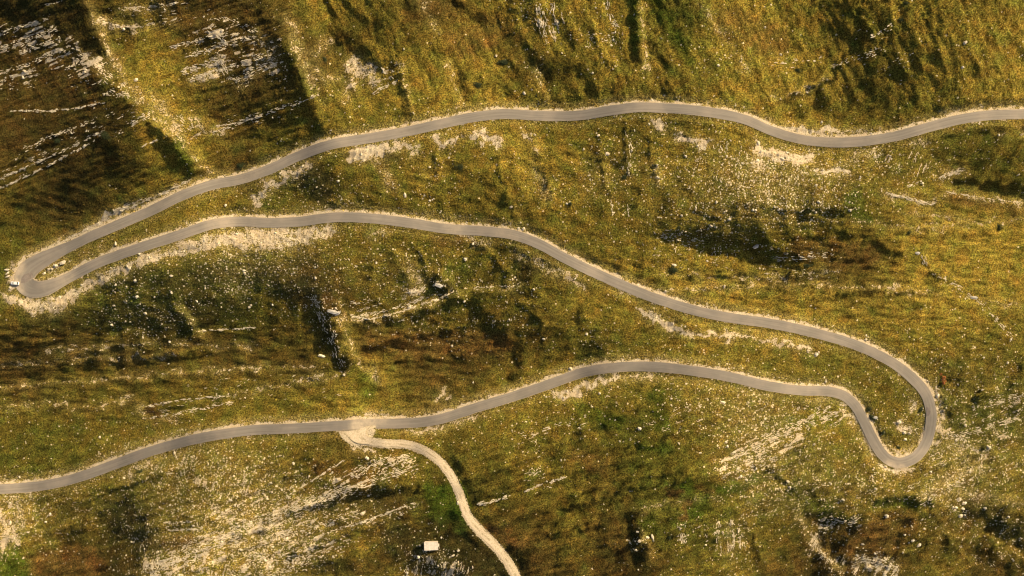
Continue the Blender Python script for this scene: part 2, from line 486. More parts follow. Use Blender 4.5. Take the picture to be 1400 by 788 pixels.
# ------------------------------------------------------------------ bare ground
bare = np.full((H, W), 0.0, np.float32)
SCREE = [
    ([(0, 405), (25, 412), (48, 420), (76, 418), (102, 402), (130, 386), (160, 371), (200, 355), (240, 344), (280, 333), (320, 326),
      (360, 328), (400, 326), (430, 320), (458, 314)], [5, 8, 12, 13, 11, 7, 7, 8, 9, 10, 11, 16, 16, 12, 5], .74),
    ([(482, 214), (505, 208), (525, 203)], [8, 12, 8], .95), ([(525, 203), (548, 198), (572, 206)], [7, 7, 5], .75),
    ([(598, 190), (606, 200), (628, 188)], [6, 6, 5], .8), ([(642, 186), (658, 186), (672, 190), (682, 196)], [7, 9, 9, 5], .8),
    ([(348, 280), (352, 270), (372, 254), (398, 240), (424, 225)], [5, 6, 7, 6, 5], .8),
    ([(715, 184), (724, 186)], [5, 5], .7), ([(732, 200), (735, 205)], 4, .7),
    ([(895, 166), (902, 172), (912, 175)], [4, 7, 3], .85), ([(926, 187), (940, 190), (955, 196), (972, 194)], [5, 5, 6, 4], .85),
    ([(1035, 195), (1045, 210), (1062, 214), (1085, 218), (1110, 216)], [5, 7, 9, 9, 7], .8),
    ([(1115, 235), (1135, 233), (1155, 236), (1162, 240)], [4, 7, 6, 3], .85),
    ([(1030, 222), (1045, 228)], 7, .6), ([(1165, 215), (1195, 208)], 5, .6), ([(1245, 192), (1262, 196)], 5, .6),
    ([(1366, 184), (1376, 182)], 4, .85), ([(1394, 181), (1410, 182)], 4, .85),
    ([(878, 424), (890, 434), (906, 440), (918, 448), (930, 453), (945, 458)], [5, 6, 6, 7, 4, 4], .9),
    ([(948, 462), (960, 456), (975, 458), (990, 460), (1012, 458), (1030, 464)], [5, 5, 4, 5, 5, 4], .8),
    ([(1040, 466), (1060, 468), (1085, 472), (1110, 480)], [4, 4, 4, 4], .8),
    ([(758, 540), (775, 540), (795, 531), (815, 523), (845, 515)], [5, 6, 6, 6, 4], .85), ([(845, 515), (900, 516)], 5, .6),
    ([(596, 545), (612, 540)], [5, 6], .65),
    ([(560, 590), (590, 588), (625, 576), (650, 568)], [3, 4, 5, 3], .7),
    ([(470, 592), (484, 606), (500, 617), (512, 620)], [4, 4, 3, 2], .95),
    ([(484, 570), (502, 566), (522, 566), (530, 570)], [2, 3.5, 3, 2], .85),
    ([(486, 80), (482, 92), (494, 98), (508, 94)], [8, 13, 13, 9], .68), ([(480, 115), (474, 132)], [7, 3], .75), ([(512, 108), (508, 118)], 6, .6),
    ([(428, 75), (440, 62), (450, 56)], 4, .5), ([(431, 95), (440, 108), (462, 109)], [3, 3, 2], .6),
    ([(1165, 560), (1176, 580), (1188, 605), (1200, 625)], [4, 6, 7, 5], .72), ([(1205, 638), (1230, 645), (1246, 640)], [4, 6, 3], .95),
    ([(1158, 565), (1166, 575)], [4, 4], .9), ([(1090, 558), (1120, 548), (1160, 545)], [3, 4, 3], .5),
    ([(1228, 580), (1244, 590)], [6, 6], .75), ([(1246, 552), (1250, 560)], [5, 4], .75), ([(1205, 608), (1230, 618), (1245, 612)], 3, .8),
    ([(1280, 530), (1286, 560), (1286, 585), (1280, 608)], [4, 4, 4, 4], .8),
    ([(12, 392), (20, 386), (24, 376), (34, 362)], [4, 5, 5, 4], .9), ([(16, 366), (30, 356), (62, 342), (110, 318)], [3, 4, 3.5, 3], .85),
    ([(110, 318), (150, 296), (172, 284), (200, 276)], [4, 6, 6, 3], .85), ([(200, 276), (262, 248)], 3, .7),
    ([(1045, 172), (1080, 178), (1120, 182), (1180, 180)], [3, 6, 6, 3], .85), ([(1290, 158), (1330, 150), (1400, 149)], 4, .7),
    ([(60, 372), (75, 365), (90, 357)], 4, .6), ([(150, 325), (110, 350)], 2, .4), ([(700, 345), (770, 375), (800, 395)], [4, 6, 5], .62),
    ([(740, 365), (765, 378)], [5, 5], .5), ([(640, 322), (665, 335)], 6, .6), ([(505, 325), (530, 315)], 5, .55),
    ([(520, 222), (535, 255)], 8, .45), ([(730, 225), (740, 250), (750, 280)], [5, 6, 4], .45), ([(893, 225), (900, 255)], [3, 2], .7),
    ([(170, 655), (200, 632), (208, 640)], [4, 6, 4], .6), ([(0, 700), (15, 730), (5, 745)], [6, 12, 8], .6), ([(25, 690), (28, 720)], 8, .5),
    ([(560, 365), (572, 385)], 8, .55), ([(555, 398), (575, 402)], 4, .8), ([(505, 495), (512, 515), (520, 524)], [2, 3, 2], .8),
    ([(1280, 580), (1330, 640), (1290, 660), (1265, 680)], [3, 6, 7, 6], .45), ([(1300, 600), (1345, 620), (1340, 650)], 6, .45),
    ([(1300, 670), (1400, 690)], 5, .5), ([(1118, 728), (1120, 755), (1150, 780)], [4, 4, 4], .5), ([(1170, 770), (1220, 776)], 8, .5),
    ([(190, 552), (196, 566)], 4, .6), ([(215, 575), (240, 570)], 3, .55), ([(520, 440), (480, 434)], 2, .7), ([(1285, 242), (1318, 232)], [4, 4], .8),
    ([(1210, 264), (1250, 274), (1276, 279)], [3, 3, 3], .75), ([(1290, 262), (1330, 270), (1400, 278)], 2, .75), ([(995, 715), (1000, 760)], 6, .45),
    ([(165, 12), (200, 14), (230, 6)], 3, .7), ([(138, 32), (160, 36), (185, 40)], [3, 3, 3], .85), ([(185, 40), (240, 30)], 2.5, .6),
    ([(205, 125), (225, 150), (240, 178), (252, 195)], [4, 6, 5, 4], .55), ([(262, 165), (290, 180), (305, 182)], 5, .6), ([(245, 170), (245, 188)], 4, .7),
    ([(106, 68), (122, 78), (150, 108)], [5, 6, 3], .42), ([(305, 90), (285, 105), (260, 110)], [10, 8, 4], .55), ([(330, 115), (375, 75), (350, 45)], [6, 8, 5], .4),
    ([(390, 20), (412, 70), (430, 110)], 3, .55),
]
for p, r, v in SCREE:
    paint(bare, p, [q * .95 for q in r] if isinstance(r, list) else r * .95, v * 1.02, soft=5.0, mode='max')
# bedding: fine parallel ribs of bare limestone, each area with its own strike
BEDDING = [([(0, 55), (60, 50), (95, 82), (150, 100)], [18, 24, 26, 12], 21, .95), ([(10, 235), (100, 190), (175, 165)], [12, 16, 12], 27, .45),
           ([(290, 45), (330, 80), (290, 100)], [26, 30, 14], 19, .9), ([(365, 60), (372, 95)], [16, 18], 21, .7), ([(250, 180), (340, 165), (400, 150)], 10, 19, .6),
           ([(195, 150), (170, 130)], 13, 20, .5), ([(510, 110), (540, 100)], 13, 22, .6), ([(150, 20), (250, 20)], 10, 4, .4), ([(0, 110), (40, 105)], 14, 18, .7),
           ([(560, 632), (500, 650), (440, 680), (380, 700)], [12, 16, 16, 12], 24, .85), ([(420, 712), (340, 732), (260, 762), (215, 785)], [14, 24, 26, 20], 24, .72),
           ([(460, 730), (380, 765), (340, 785)], 17, 24, .8), ([(300, 700), (350, 700)], 24, 24, .6), ([(480, 722), (566, 690)], 6, 22, .8), ([(440, 640), (380, 680)], 5, 30, .5),
           ([(1000, 635), (1070, 600), (1150, 562)], [22, 20, 14], 25, .7), ([(1290, 610), (1400, 560)], [26, 30], 26, .55), ([(880, 590), (960, 560)], 16, 25, .4),
           ([(1090, 560), (1150, 548)], 5, 12, .7), ([(725, 600), (735, 660)], 14, 22, .45), ([(230, 640), (330, 660)], 26, 72, .55), ([(10, 700), (8, 745)], 16, 74, .8),
           ([(200, 770), (300, 775)], [10, 18], 80, .7), ([(940, 210), (1140, 260)], 30, 80, .35), ([(1205, 215), (1260, 225)], 16, 66, .6), ([(910, 335), (1000, 348)], 7, 88, .5),
           ([(1105, 725), (1115, 755)], 12, 60, .6), ([(1150, 772), (1220, 776)], 12, 58, .9), ([(1130, 712), (1170, 712)], 9, 28, .8), ([(1340, 760), (1390, 770)], 14, -48, .4),
           ([(740, 20), (762, 40)], 18, -72, .6), ([(800, 50), (845, 55)], 14, -75, .3), ([(530, 440), (690, 440)], [8, 10], 86, .35), ([(930, 720), (1010, 745)], 18, 82, .45),
           ([(1100, 680), (1260, 660)], 16, 30, .35), ([(890, 350), (1100, 372)], 10, -4, .35), ([(1050, 345), (1130, 352)], 7, 0, .5), ([(200, 560), (330, 545)], 12, 8, .4),
           ([(0, 640), (60, 700)], 22, 50, .35), ([(580, 400), (490, 425)], 10, 18, .5), ([(1180, 60), (1240, 90)], 14, 20, .3), ([(270, 520), (460, 530)], 12, 17, .25),
           ([(1300, 690), (1330, 740)], 16, 60, .3), ([(215, 140), (245, 185)], [8, 12], -35, .5), ([(560, 770), (625, 780)], [16, 18], 80, .7), ([(1355, 620), (1400, 650)], 20, 30, .4)]
BED = np.zeros((H, W), np.float32); BANG = np.zeros((H, W), np.float32)
bcache = {}
for p, r, ang, v in BEDDING:
    key = round(ang / 6)
    if key not in bcache:
        a0 = key * 6
        rib = band(4.8, 200 + key, a0, 14, .3) + band(9, 300 + key, a0, 8, .3) * .8
        brk = band(22, 400 + key, a0 + 90, 2.0) + band(5, 500 + key) * .5
        bcache[key] = sstep(-.15, .85, rib) * sstep(-.7, .1, brk)
    sl, w = stroke(p, r, 9)
    q = w * v * bcache[key][sl]
    m = q > BED[sl]
    BED[sl][m] = q[m]; BANG[sl][m] = R(ang)
# thin pale terrace lips, and lit edges of crests put into the colour
LIPS = [[(118, -10), (130, 30), (152, 75), (182, 118), (212, 160), (243, 195), (286, 236)], [(136, 25), (150, 80), (190, 140)], [(403, 60), (415, 92), (432, 125), (445, 150)],
        [(545, 85), (556, 120), (565, 158)], [(613, 86), (622, 115), (633, 146)], [(733, 90), (742, 115), (752, 140)], [(705, 284), (713, 300), (717, 318)],
        [(466, 408), (466, 438), (478, 470), (500, 508)], [(480, 432), (510, 437), (550, 427), (600, 410), (625, 398)], [(650, 395), (720, 391)], [(245, 422), (260, 438), (274, 455)],
        [(0, 530), (60, 524), (130, 520), (220, 512), (300, 505), (440, 500)], [(0, 559), (55, 551), (120, 559), (180, 545)], [(0, 500), (110, 492), (240, 488)], [(60, 480), (200, 470), (350, 474)],
        [(850, 400), (1000, 393), (1100, 389), (1230, 394)], [(1050, 378), (1150, 372)], [(900, 372), (980, 380), (1080, 382)], [(1130, 300), (1260, 312), (1400, 300)], [(1230, 290), (1330, 300)],
        [(460, 108), (440, 107), (430, 92)], [(395, 22), (410, 60)], [(878, 0), (878, 50), (886, 100)], [(1330, 410), (1400, 420)], [(300, 545), (420, 520), (460, 515)], [(640, 300), (560, 291)],
        [(878, 725), (889, 757)], [(1085, 690), (1105, 735), (1140, 775)], [(1290, 245), (1320, 232)], [(1290, 265), (1340, 272), (1400, 280)], [(1200, 395), (1290, 402)], [(590, 7), (575, 0), (600, 45)],
        [(955, 5), (990, 48), (1022, 96)], [(1052, 138), (1095, 126), (1135, 106)], [(880, 700), (900, 690), (980, 680)]]
for q in LIPS:
    paint(bare, q, 1.3, .80, soft=2.2, mode='max')
# trampled and grown-over gaps in the scree, drawn out down the slope
gapn = band(5, 66, 78, 1.8) * .6 + band(11, 67, 70, 1.6) * .6
bare *= 1 - .36 * sstep(.0, 1.6, gapn)
bare_soft = bare.copy()
bare = np.maximum(bare, BED * 1.12)
# gravel verges: brighter and wider on the uphill side of each bench
up = sstep(-3, 5, YR - YY)
v_n = band(34, 61) * .14 + band(10, 62) * .16 + band(5, 63) * .08
verge = (1 - sstep(.3, 3.0 + 4 * up, Dr)) * (0.30 + .66 * up) + v_n * (Dr < 12)
verge[Dr > 12] = 0
bare = np.maximum(bare, np.clip(verge, 0, 1) * (.86))
trk = (1 - sstep(.5, 4.5, Dn)) * .85
bare = np.maximum(bare, np.where((Dn < Dr - .01) & (YY > 584), trk, 0))
ZR += (np.clip(bare, 0, 1) * (Dn > 3) * (band(4.5, 57, 75, 1.5) * .10 + band(9, 58, 75, 1.8) * .14)).astype(np.float32)
# stony ground where the survey counts many stones
bare = np.maximum(bare, np.clip((stone - 3.4) * .085, 0, .34) * np.clip(1 + band(12, 64) * .5 + band(26, 65) * .4, 0, 1.9))
bare[Dr < -1] = .9

# ------------------------------------------------------------------ plants: greener and rustier patches, dark scrub and painted shade
GREEN = [([(590, 670), (612, 690), (628, 718)], [12, 30, 14], 1), ([(935, 665), (960, 690), (930, 712)], [10, 14, 8], .9),
         ([(960, 672), (1010, 668), (1045, 650)], [6, 8, 5], .9), ([(865, 0), (870, 60)], 6, .8), ([(895, 0), (925, 50), (940, 80)], 9, .7),
         ([(0, 770), (40, 788)], [34, 20], .9), ([(1168, 272), (1176, 295)], 12, .9), ([(880, 613), (912, 611)], 5, .8),
         ([(1085, 672), (1130, 700), (1165, 712)], [5, 9, 5], .7), ([(1190, 690), (1270, 688)], 7, .7), ([(240, 195), (262, 232)], 9, .8),
         ([(790, 560), (840, 575)], [9, 13], .7), ([(900, 545), (905, 580)], 11, .7), ([(495, 520), (505, 535)], 12, .7), ([(635, 375), (622, 365)], 11, .6),
         ([(245, 420), (262, 450)], 9, .4), ([(395, 60), (425, 125)], 8, .4), ([(1055, 580), (1150, 570)], 8, .5), ([(885, 712), (890, 722)], 10, .6)]
RUST = [([(664, 722), (690, 735), (712, 748)], [2, 5, 3], 1.6), ([(915, 674), (928, 670), (934, 673)], [3, 3.5, 3], 1.4), ([(932, 708), (938, 695), (942, 685)], [4, 3, 2], 1.2),
        ([(955, 667), (970, 672)], 3, 1.0), ([(206, 560), (218, 572)], [5, 4], 1.3), ([(60, 775), (120, 770)], 24, .8), ([(430, 640), (500, 655)], 8, .7),
        ([(1090, 340), (1190, 350)], 16, .7), ([(505, 470), (690, 470)], 16, .7), ([(445, 405), (462, 425)], 10, .8), ([(640, 325), (600, 330)], 10, .7),
        ([(790, 625), (820, 635)], 12, .6), ([(1170, 745), (1230, 720)], 22, .6), ([(230, 745), (260, 738)], 9, .8), ([(1300, 270), (1400, 290)], 8, .5),
        ([(1288, 660), (1300, 668)], 3, .5), ([(20, 60), (120, 130)], 20, .3), ([(630, 60), (680, 40)], 20, .6), ([(1000, 30), (1060, 60)], 22, .5)]
DARK_VEG_SHADE = [([(404, 232), (430, 246), (438, 268)], [11, 20, 12], .8), ([(530, 212), (545, 220)], [8, 8], .8), ([(120, 385), (200, 380), (300, 375), (380, 372)], [9, 14, 18, 12], .4),  # dark scrub, plus shade of gullies, ledges and slopes put into the colour
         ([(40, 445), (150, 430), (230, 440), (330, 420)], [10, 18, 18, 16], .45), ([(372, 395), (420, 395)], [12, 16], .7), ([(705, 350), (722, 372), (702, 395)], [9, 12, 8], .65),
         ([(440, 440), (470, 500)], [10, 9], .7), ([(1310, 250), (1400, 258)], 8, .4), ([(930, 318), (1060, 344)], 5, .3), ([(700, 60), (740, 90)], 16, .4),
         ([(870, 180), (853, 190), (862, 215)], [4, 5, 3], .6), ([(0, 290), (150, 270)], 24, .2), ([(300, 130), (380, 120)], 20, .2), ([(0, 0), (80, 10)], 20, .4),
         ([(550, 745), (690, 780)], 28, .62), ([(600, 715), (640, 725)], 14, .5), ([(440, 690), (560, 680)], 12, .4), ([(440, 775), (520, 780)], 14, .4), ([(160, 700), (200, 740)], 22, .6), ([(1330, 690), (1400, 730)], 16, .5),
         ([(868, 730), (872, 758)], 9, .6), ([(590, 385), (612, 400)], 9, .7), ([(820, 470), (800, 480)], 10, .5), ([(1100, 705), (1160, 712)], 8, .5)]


def tint(lst, col):
    c = np.array(col, np.float32)
    for p, r, v in lst:
        sl, w = stroke(p, r, 7)
        w = np.clip(w * v, 0, 1)[..., None]
        veg[sl] = veg[sl] * (1 - w) + c * w


tint(GREEN, (0.075, 0.105, 0.012)); tint(RUST, (0.150, 0.088, 0.024)); tint(DARK_VEG_SHADE, (0.034, 0.036, 0.012))
mott = (band(26, 71) * .09 + band(9, 72) * .08 + band(4.0, 73) * .12)
hueN = band(34, 74) * .06 + band(12, 75) * .04
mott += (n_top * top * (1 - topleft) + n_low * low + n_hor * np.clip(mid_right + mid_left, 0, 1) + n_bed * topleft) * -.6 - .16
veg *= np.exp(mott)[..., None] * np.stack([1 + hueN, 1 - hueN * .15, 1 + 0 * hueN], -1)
# dusty, sun-bleached turf where stones, scree or the verge lie close
dust = np.clip((stone - 3) * .045, 0, .20) + .70 * blur(np.clip(bare_soft, 0, 1), 4.0) + .40 * (1 - sstep(2, 16, Dr)) * (.35 + .65 * up)
dust = np.clip(dust * (1 + band(7, 76) * .22 + band(20, 77) * .2), 0, .85)[..., None]
veg = veg * (1 - dust) + np.array((.44, .345, .135), np.float32) * dust
veg = np.clip(veg, 0.006, .6).astype(np.float32)


# ------------------------------------------------------------------ helpers for positions
def ground(px, py):
    """world point of the ground seen at a photograph pixel"""
    z = samp(ZR, px, py)
    f = MPP * (1 - z / CAM_H)
    return np.stack([(np.asarray(px) - 700) * f, (394 - np.asarray(py)) * f, z], -1)


def gp(px, py):
    v = ground(np.array([float(px)]), np.array([float(py)]))[0]
    return Vector(v)


def world_to_px(x, y):
    z = base_z(y)
    for _ in range(14):
        f = MPP * (1 - z / CAM_H)
        z = .35 * z + .65 * samp(ZR, 700 + x / f, 394 - y / f)
    f = MPP * (1 - z / CAM_H)
    return 700 + x / f, 394 - y / f, z


# ------------------------------------------------------------------ materials
def new_mat(name):
    m = bpy.data.materials.new(name)
    m.use_nodes = True
    nt = m.node_tree
    nt.nodes.clear()
    o = nt.nodes.new("ShaderNodeOutputMaterial")
    b = nt.nodes.new("ShaderNodeBsdfPrincipled")
    nt.links.new(b.outputs[0], o.inputs[0])
    b.inputs['Roughness'].default_value = .9
    b.inputs['Specular IOR Level'].default_value = .15
    return m, nt, b


def N(nt, t, **kw):
    n = nt.nodes.new(t)
    for k, v in kw.items():
        setattr(n, k, v)
    return n


def noise(nt, scale, detail=3, rough=.6, vec=None):
    n = N(nt, "ShaderNodeTexNoise")
    n.inputs['Scale'].default_value = scale
    n.inputs['Detail'].default_value = detail
    n.inputs['Roughness'].default_value = rough
    if vec is not None: nt.links.new(vec, n.inputs['Vector'])
    return n.outputs['Fac']


def math_(nt, op, a, b=None, clamp=False):
    n = N(nt, "ShaderNodeMath", operation=op, use_clamp=clamp)
    for i, v in enumerate((a, b)):
        if v is None: continue
        if hasattr(v, 'links'): nt.links.new(v, n.inputs[i])
        else: n.inputs[i].default_value = v
    return n.outputs[0]


def mrange(nt, v, a, b, c=0, d=1):
    n = N(nt, "ShaderNodeMapRange", interpolation_type='SMOOTHSTEP')
    nt.links.new(v, n.inputs[0])
    for i, q in enumerate((a, b, c, d)): n.inputs[i + 1].default_value = q
    return n.outputs[0]


def mix(nt, f, a, b, blend='MIX'):
    n = N(nt, "ShaderNodeMix", data_type='RGBA', blend_type=blend)
    for sock, v in ((n.inputs[0], f), (n.inputs[6], a), (n.inputs[7], b)):
        if hasattr(v, 'links'): nt.links.new(v, sock)
        elif isinstance(v, tuple): sock.default_value = (*v, 1)
        else: sock.default_value = v
    return n.outputs[2]


def bump(nt, h, b, strength, dist):
    n = N(nt, "ShaderNodeBump")
    n.inputs['Strength'].default_value = strength
    n.inputs['Distance'].default_value = dist
    nt.links.new(h, n.inputs['Height'])
    nt.links.new(n.outputs[0], b.inputs['Normal'])


def simple(name, col, rough=.8, var=.25, scale=3.0, metal=0.0, spec=.2, bmp=0.0):
    m, nt, b = new_mat(name)
    tc = N(nt, "ShaderNodeTexCoord")
    f = noise(nt, scale, 4, .65, tc.outputs['Object'])
    lo = tuple(c * (1 - var) for c in col); hi = tuple(min(1, c * (1 + var)) for c in col)
    nt.links.new(mix(nt, mrange(nt, f, .3, .7), lo, hi), b.inputs['Base Color'])
    b.inputs['Roughness'].default_value = rough
    b.inputs['Metallic'].default_value = metal
    b.inputs['Specular IOR Level'].default_value = spec
    if bmp: bump(nt, f, b, .6, bmp)
    return m


# hillside
m_hill, nt, b = new_mat("hillside_ground")
tc = N(nt, "ShaderNodeTexCoord"); P = tc.outputs['Object']
av = N(nt, "ShaderNodeAttribute", attribute_name="veg"); ab = N(nt, "ShaderNodeAttribute", attribute_name="bare")
ast = N(nt, "ShaderNodeAttribute", attribute_name="stony")
n_small = noise(nt, 1.5, 4, .75, P)
n_fine = noise(nt, 3.2, 3, .7, P)
n_mid = noise(nt, .16, 4, .65, P)
tuftv = mrange(nt, n_small, .40, .63, .28, 1.75)
vegc = mix(nt, 1.0, av.outputs['Color'], tuftv, 'MULTIPLY')
straw = mrange(nt, noise(nt, 1.9, 3, .8, P), .55, .68, 0, .7)
vegc = mix(nt, straw, vegc, (.42, .30, .065))
dk = mrange(nt, noise(nt, 1.9, 3, .7, P), .54, .66, 0, .72)
vegc = mix(nt, dk, vegc, (.022, .022, .008))
grit = noise(nt, 2.4, 4, .8, P)
rockc = mix(nt, mrange(nt, grit, .3, .7), (.30, .235, .145), (.80, .69, .50))
rockc = mix(nt, mrange(nt, n_mid, .35, .65, 0, .45), rockc, (.50, .36, .21))
edge_n = math_(nt, 'ADD', math_(nt, 'MULTIPLY', math_(nt, 'SUBTRACT', n_small, .5), 1.7), math_(nt, 'MULTIPLY', math_(nt, 'SUBTRACT', n_mid, .5), .8))
bm_ = mrange(nt, math_(nt, 'ADD', ab.outputs['Fac'], edge_n), .46, .72)
vo = N(nt, "ShaderNodeTexVoronoi"); vo.inputs['Scale'].default_value = .95; nt.links.new(P, vo.inputs['Vector'])
sepv = N(nt, "ShaderNodeSeparateColor"); nt.links.new(vo.outputs['Color'], sepv.inputs[0])
pick = math_(nt, 'LESS_THAN', sepv.outputs[0], math_(nt, 'MULTIPLY', math_(nt, 'POWER', ast.outputs['Fac'], 2.1), .019))
spot = math_(nt, 'LESS_THAN', vo.outputs['Distance'], math_(nt, 'MULTIPLY', sepv.outputs[1], .5))
peb = math_(nt, 'MULTIPLY', math_(nt, 'MULTIPLY', pick, spot), .85)
col = mix(nt, peb, vegc, (.68, .58, .39))
col = mix(nt, bm_, col, rockc)
nt.links.new(col, b.inputs['Base Color'])
hsum = math_(nt, 'ADD', math_(nt, 'ADD', n_small, math_(nt, 'MULTIPLY', n_fine, .45)), math_(nt, 'MULTIPLY', peb, .5))
bump(nt, hsum, b, 1.0, .55)
b.inputs['Roughness'].default_value = 1.0; b.inputs['Specular IOR Level'].default_value = .05

# asphalt
m_road, nt, b = new_mat("worn_asphalt")
tc = N(nt, "ShaderNodeTexCoord"); P = tc.outputs['Object']
ac = N(nt, "ShaderNodeAttribute", attribute_name="across")
al = N(nt, "ShaderNodeAttribute", attribute_name="along")
cmb = N(nt, "ShaderNodeCombineXYZ")
nt.links.new(math_(nt, 'MULTIPLY', ac.outputs['Fac'], 2.2), cmb.inputs[0]); nt.links.new(math_(nt, 'MULTIPLY', al.outputs['Fac'], .03), cmb.inputs[1])
streak = noise(nt, 1.6, 4, .6, cmb.outputs[0])
g1 = noise(nt, .09, 3, .6, P); g2 = noise(nt, 5, 3, .7, P)
c = mix(nt, mrange(nt, streak, .3, .7), (.190, .170, .145), (.252, .226, .193))
c = mix(nt, mrange(nt, g1, .4, .68, 0, .45), c, (.34, .285, .23))
c = mix(nt, mrange(nt, g2, .35, .8, 0, .35), c, (.17, .14, .11))
lane = mrange(nt, math_(nt, 'ABSOLUTE', math_(nt, 'SUBTRACT', math_(nt, 'ABSOLUTE', ac.outputs['Fac']), .42)), .0, .22, .16, 0)
c = mix(nt, lane, c, (.16, .135, .115))
adu = N(nt, "ShaderNodeAttribute", attribute_name="dust")
c = mix(nt, math_(nt, 'MULTIPLY', adu.outputs['Fac'], mrange(nt, noise(nt, .5, 4, .7, P), .3, .65, .45, 1)), c, (.50, .405, .29))
e = math_(nt, 'ADD', math_(nt, 'ABSOLUTE', ac.outputs['Fac']), math_(nt, 'MULTIPLY', math_(nt, 'SUBTRACT', noise(nt, .7, 3, .6, P), .5), .5))
c = mix(nt, mrange(nt, e, .84, 1.08, 0, .75), c, (.42, .33, .22))
nt.links.new(c, b.inputs['Base Color']); b.inputs['Roughness'].default_value = .85
bump(nt, g2, b, .3, .02)

m_patch = simple("asphalt_repair", (.185, .155, .135), .85, .18, .6)
m_track, nt, b = new_mat("gravel_of_track")
tc = N(nt, "ShaderNodeTexCoord"); P = tc.outputs['Object']
ac = N(nt, "ShaderNodeAttribute", attribute_name="across")
g = noise(nt, 2.2, 5, .75, P)
c = mix(nt, mrange(nt, g, .3, .7), (.44, .34, .22), (.72, .60, .43))
rut = math_(nt, 'ABSOLUTE', math_(nt, 'ADD', ac.outputs['Fac'], math_(nt, 'MULTIPLY', math_(nt, 'SUBTRACT', noise(nt, .25, 3, .6, P), .5), .6)))
c = mix(nt, math_(nt, 'MULTIPLY', mrange(nt, rut, .30, .06), mrange(nt, noise(nt, .35, 3, .6, P), .44, .60, 0, .5)), c, (.17, .13, .045))
c = mix(nt, math_(nt, 'MULTIPLY', mrange(nt, rut, .82, 1.05), mrange(nt, g, .45, .6)), c, (.17, .14, .05))
nt.links.new(c, b.inputs['Base Color']); bump(nt, g, b, .7, .08)

m_rock, nt, b = new_mat("pale_limestone")
tc = N(nt, "ShaderNodeTexCoord"); P = tc.outputs['Object']
oi = N(nt, "ShaderNodeObjectInfo")
geo = N(nt, "ShaderNodeNewGeometry")
g = noise(nt, 1.3, 5, .7, geo.outputs['Position'])
tone = N(nt, "ShaderNodeAttribute", attribute_name="tone")
c = mix(nt, mrange(nt, g, .35, .7), (.44, .36, .25), (.82, .73, .54))
c = mix(nt, mrange(nt, noise(nt, .5, 3, .6, geo.outputs['Position']), .55, .7, 0, .5), c, (.40, .36, .30))
c = mix(nt, 1.0, c, mrange(nt, noise(nt, .35, 2, .5, geo.outputs['Position']), .3, .7, .75, 1.1), 'MULTIPLY')
nt.links.new(c, b.inputs['Base Color']); bump(nt, g, b, .6, .15)

m_greyrock = simple("grey_karst", (.36, .34, .31), .9, .4, .8, bmp=.15)
m_leaf = simple("juniper_leaf", (.040, .052, .018), .8, .45, 2.0)
m_rustleaf = simple("rust_leaf", (.42, .15, .045), .8, .35, 2.0)
m_wood = simple("shrub_wood", (.10, .07, .04), .9, .3, 4)
m_tuft = simple("dry_grass", (.19, .14, .036), .95, .5, .3)
m_plaster = simple("pale_plaster", (.50, .42, .33), .9, .15, 2)
m_roof = simple("weathered_sheet_roof", (.60, .54, .455), .8, .14, .8)
m_dark = simple("dark_opening", (.03, .028, .025), .5, .2, 3)
m_timber = simple("brown_timber", (.14, .085, .05), .8, .3, 5)
m_white = simple("white_car_paint", (.80, .79, .76), .25, .03, 1, spec=.5)
m_glass = simple("tinted_window", (.02, .022, .025), .08, .1, 1, spec=.6)
m_tyre = simple("tyre_rubber", (.02, .02, .02), .9, .2, 3)
m_rim = simple("alloy_rim", (.45, .45, .45), .35, .1, 3, metal=.8)
m_lamp = simple("lamp_glass", (.75, .75, .72), .15, .05, 3)
m_red = simple("tail_lamp_red", (.40, .02, .02), .25, .1, 3)
m_black = simple("black_trim", (.03, .03, .03), .6, .2, 3)


# ------------------------------------------------------------------ objects
def link(o):
    scene.collection.objects.link(o)
    return o


def tag(o, label=None, cat=None, group=None, kind=None):
    if label: o['label'] = label
    if cat: o['category'] = cat
    if group: o['group'] = group
    if kind: o['kind'] = kind
    return o


def np_mesh(name, V, F, mat, smooth=False):
    """mesh from a vertex array and a face array (triangles or quads)"""
    V = np.asarray(V, np.float32); F = np.asarray(F, np.int32)
    me = bpy.data.meshes.new(name)
    me.vertices.add(len(V)); me.vertices.foreach_set('co', V.ravel())
    k = F.shape[1]
    me.loops.add(F.size); me.loops.foreach_set('vertex_index', F.ravel())
    me.polygons.add(len(F)); me.polygons.foreach_set('loop_start', np.arange(0, F.size, k, dtype=np.int32))
    me.polygons.foreach_set('use_smooth', np.full(len(F), smooth))
    me.update(calc_edges=True)
    me.materials.append(mat)
    return me


def empty(name, loc, rz=0):
    o = link(bpy.data.objects.new(name, None))
    o.location = loc; o.rotation_euler = (0, 0, rz); o.empty_display_size = .5
    return o


def bm_obj(name, bm, mat, parent=None, smooth=False, bevel=0):
    if bevel:
        bmesh.ops.bevel(bm, geom=bm.edges[:], offset=bevel, segments=2, affect='EDGES', clamp_overlap=True)
    me = bpy.data.meshes.new(name)
    bm.to_mesh(me); bm.free()
    me.materials.append(mat)
    if smooth:
        for p in me.polygons: p.use_smooth = True
    o = link(bpy.data.objects.new(name, me))
    o.parent = parent
    return o


def box(bm, x0, x1, y0, y1, z0, z1):
    v = [bm.verts.new((x, y, z)) for z in (z0, z1) for x, y in ((x0, y0), (x1, y0), (x1, y1), (x0, y1))]
    for f in ((3, 2, 1, 0), (4, 5, 6, 7), (0, 1, 5, 4), (1, 2, 6, 5), (2, 3, 7, 6), (3, 0, 4, 7)):
        bm.faces.new([v[i] for i in f])


# the hillside: one sheet from the near ground to the horizon, fine where the photograph looks
STEP = 0.55


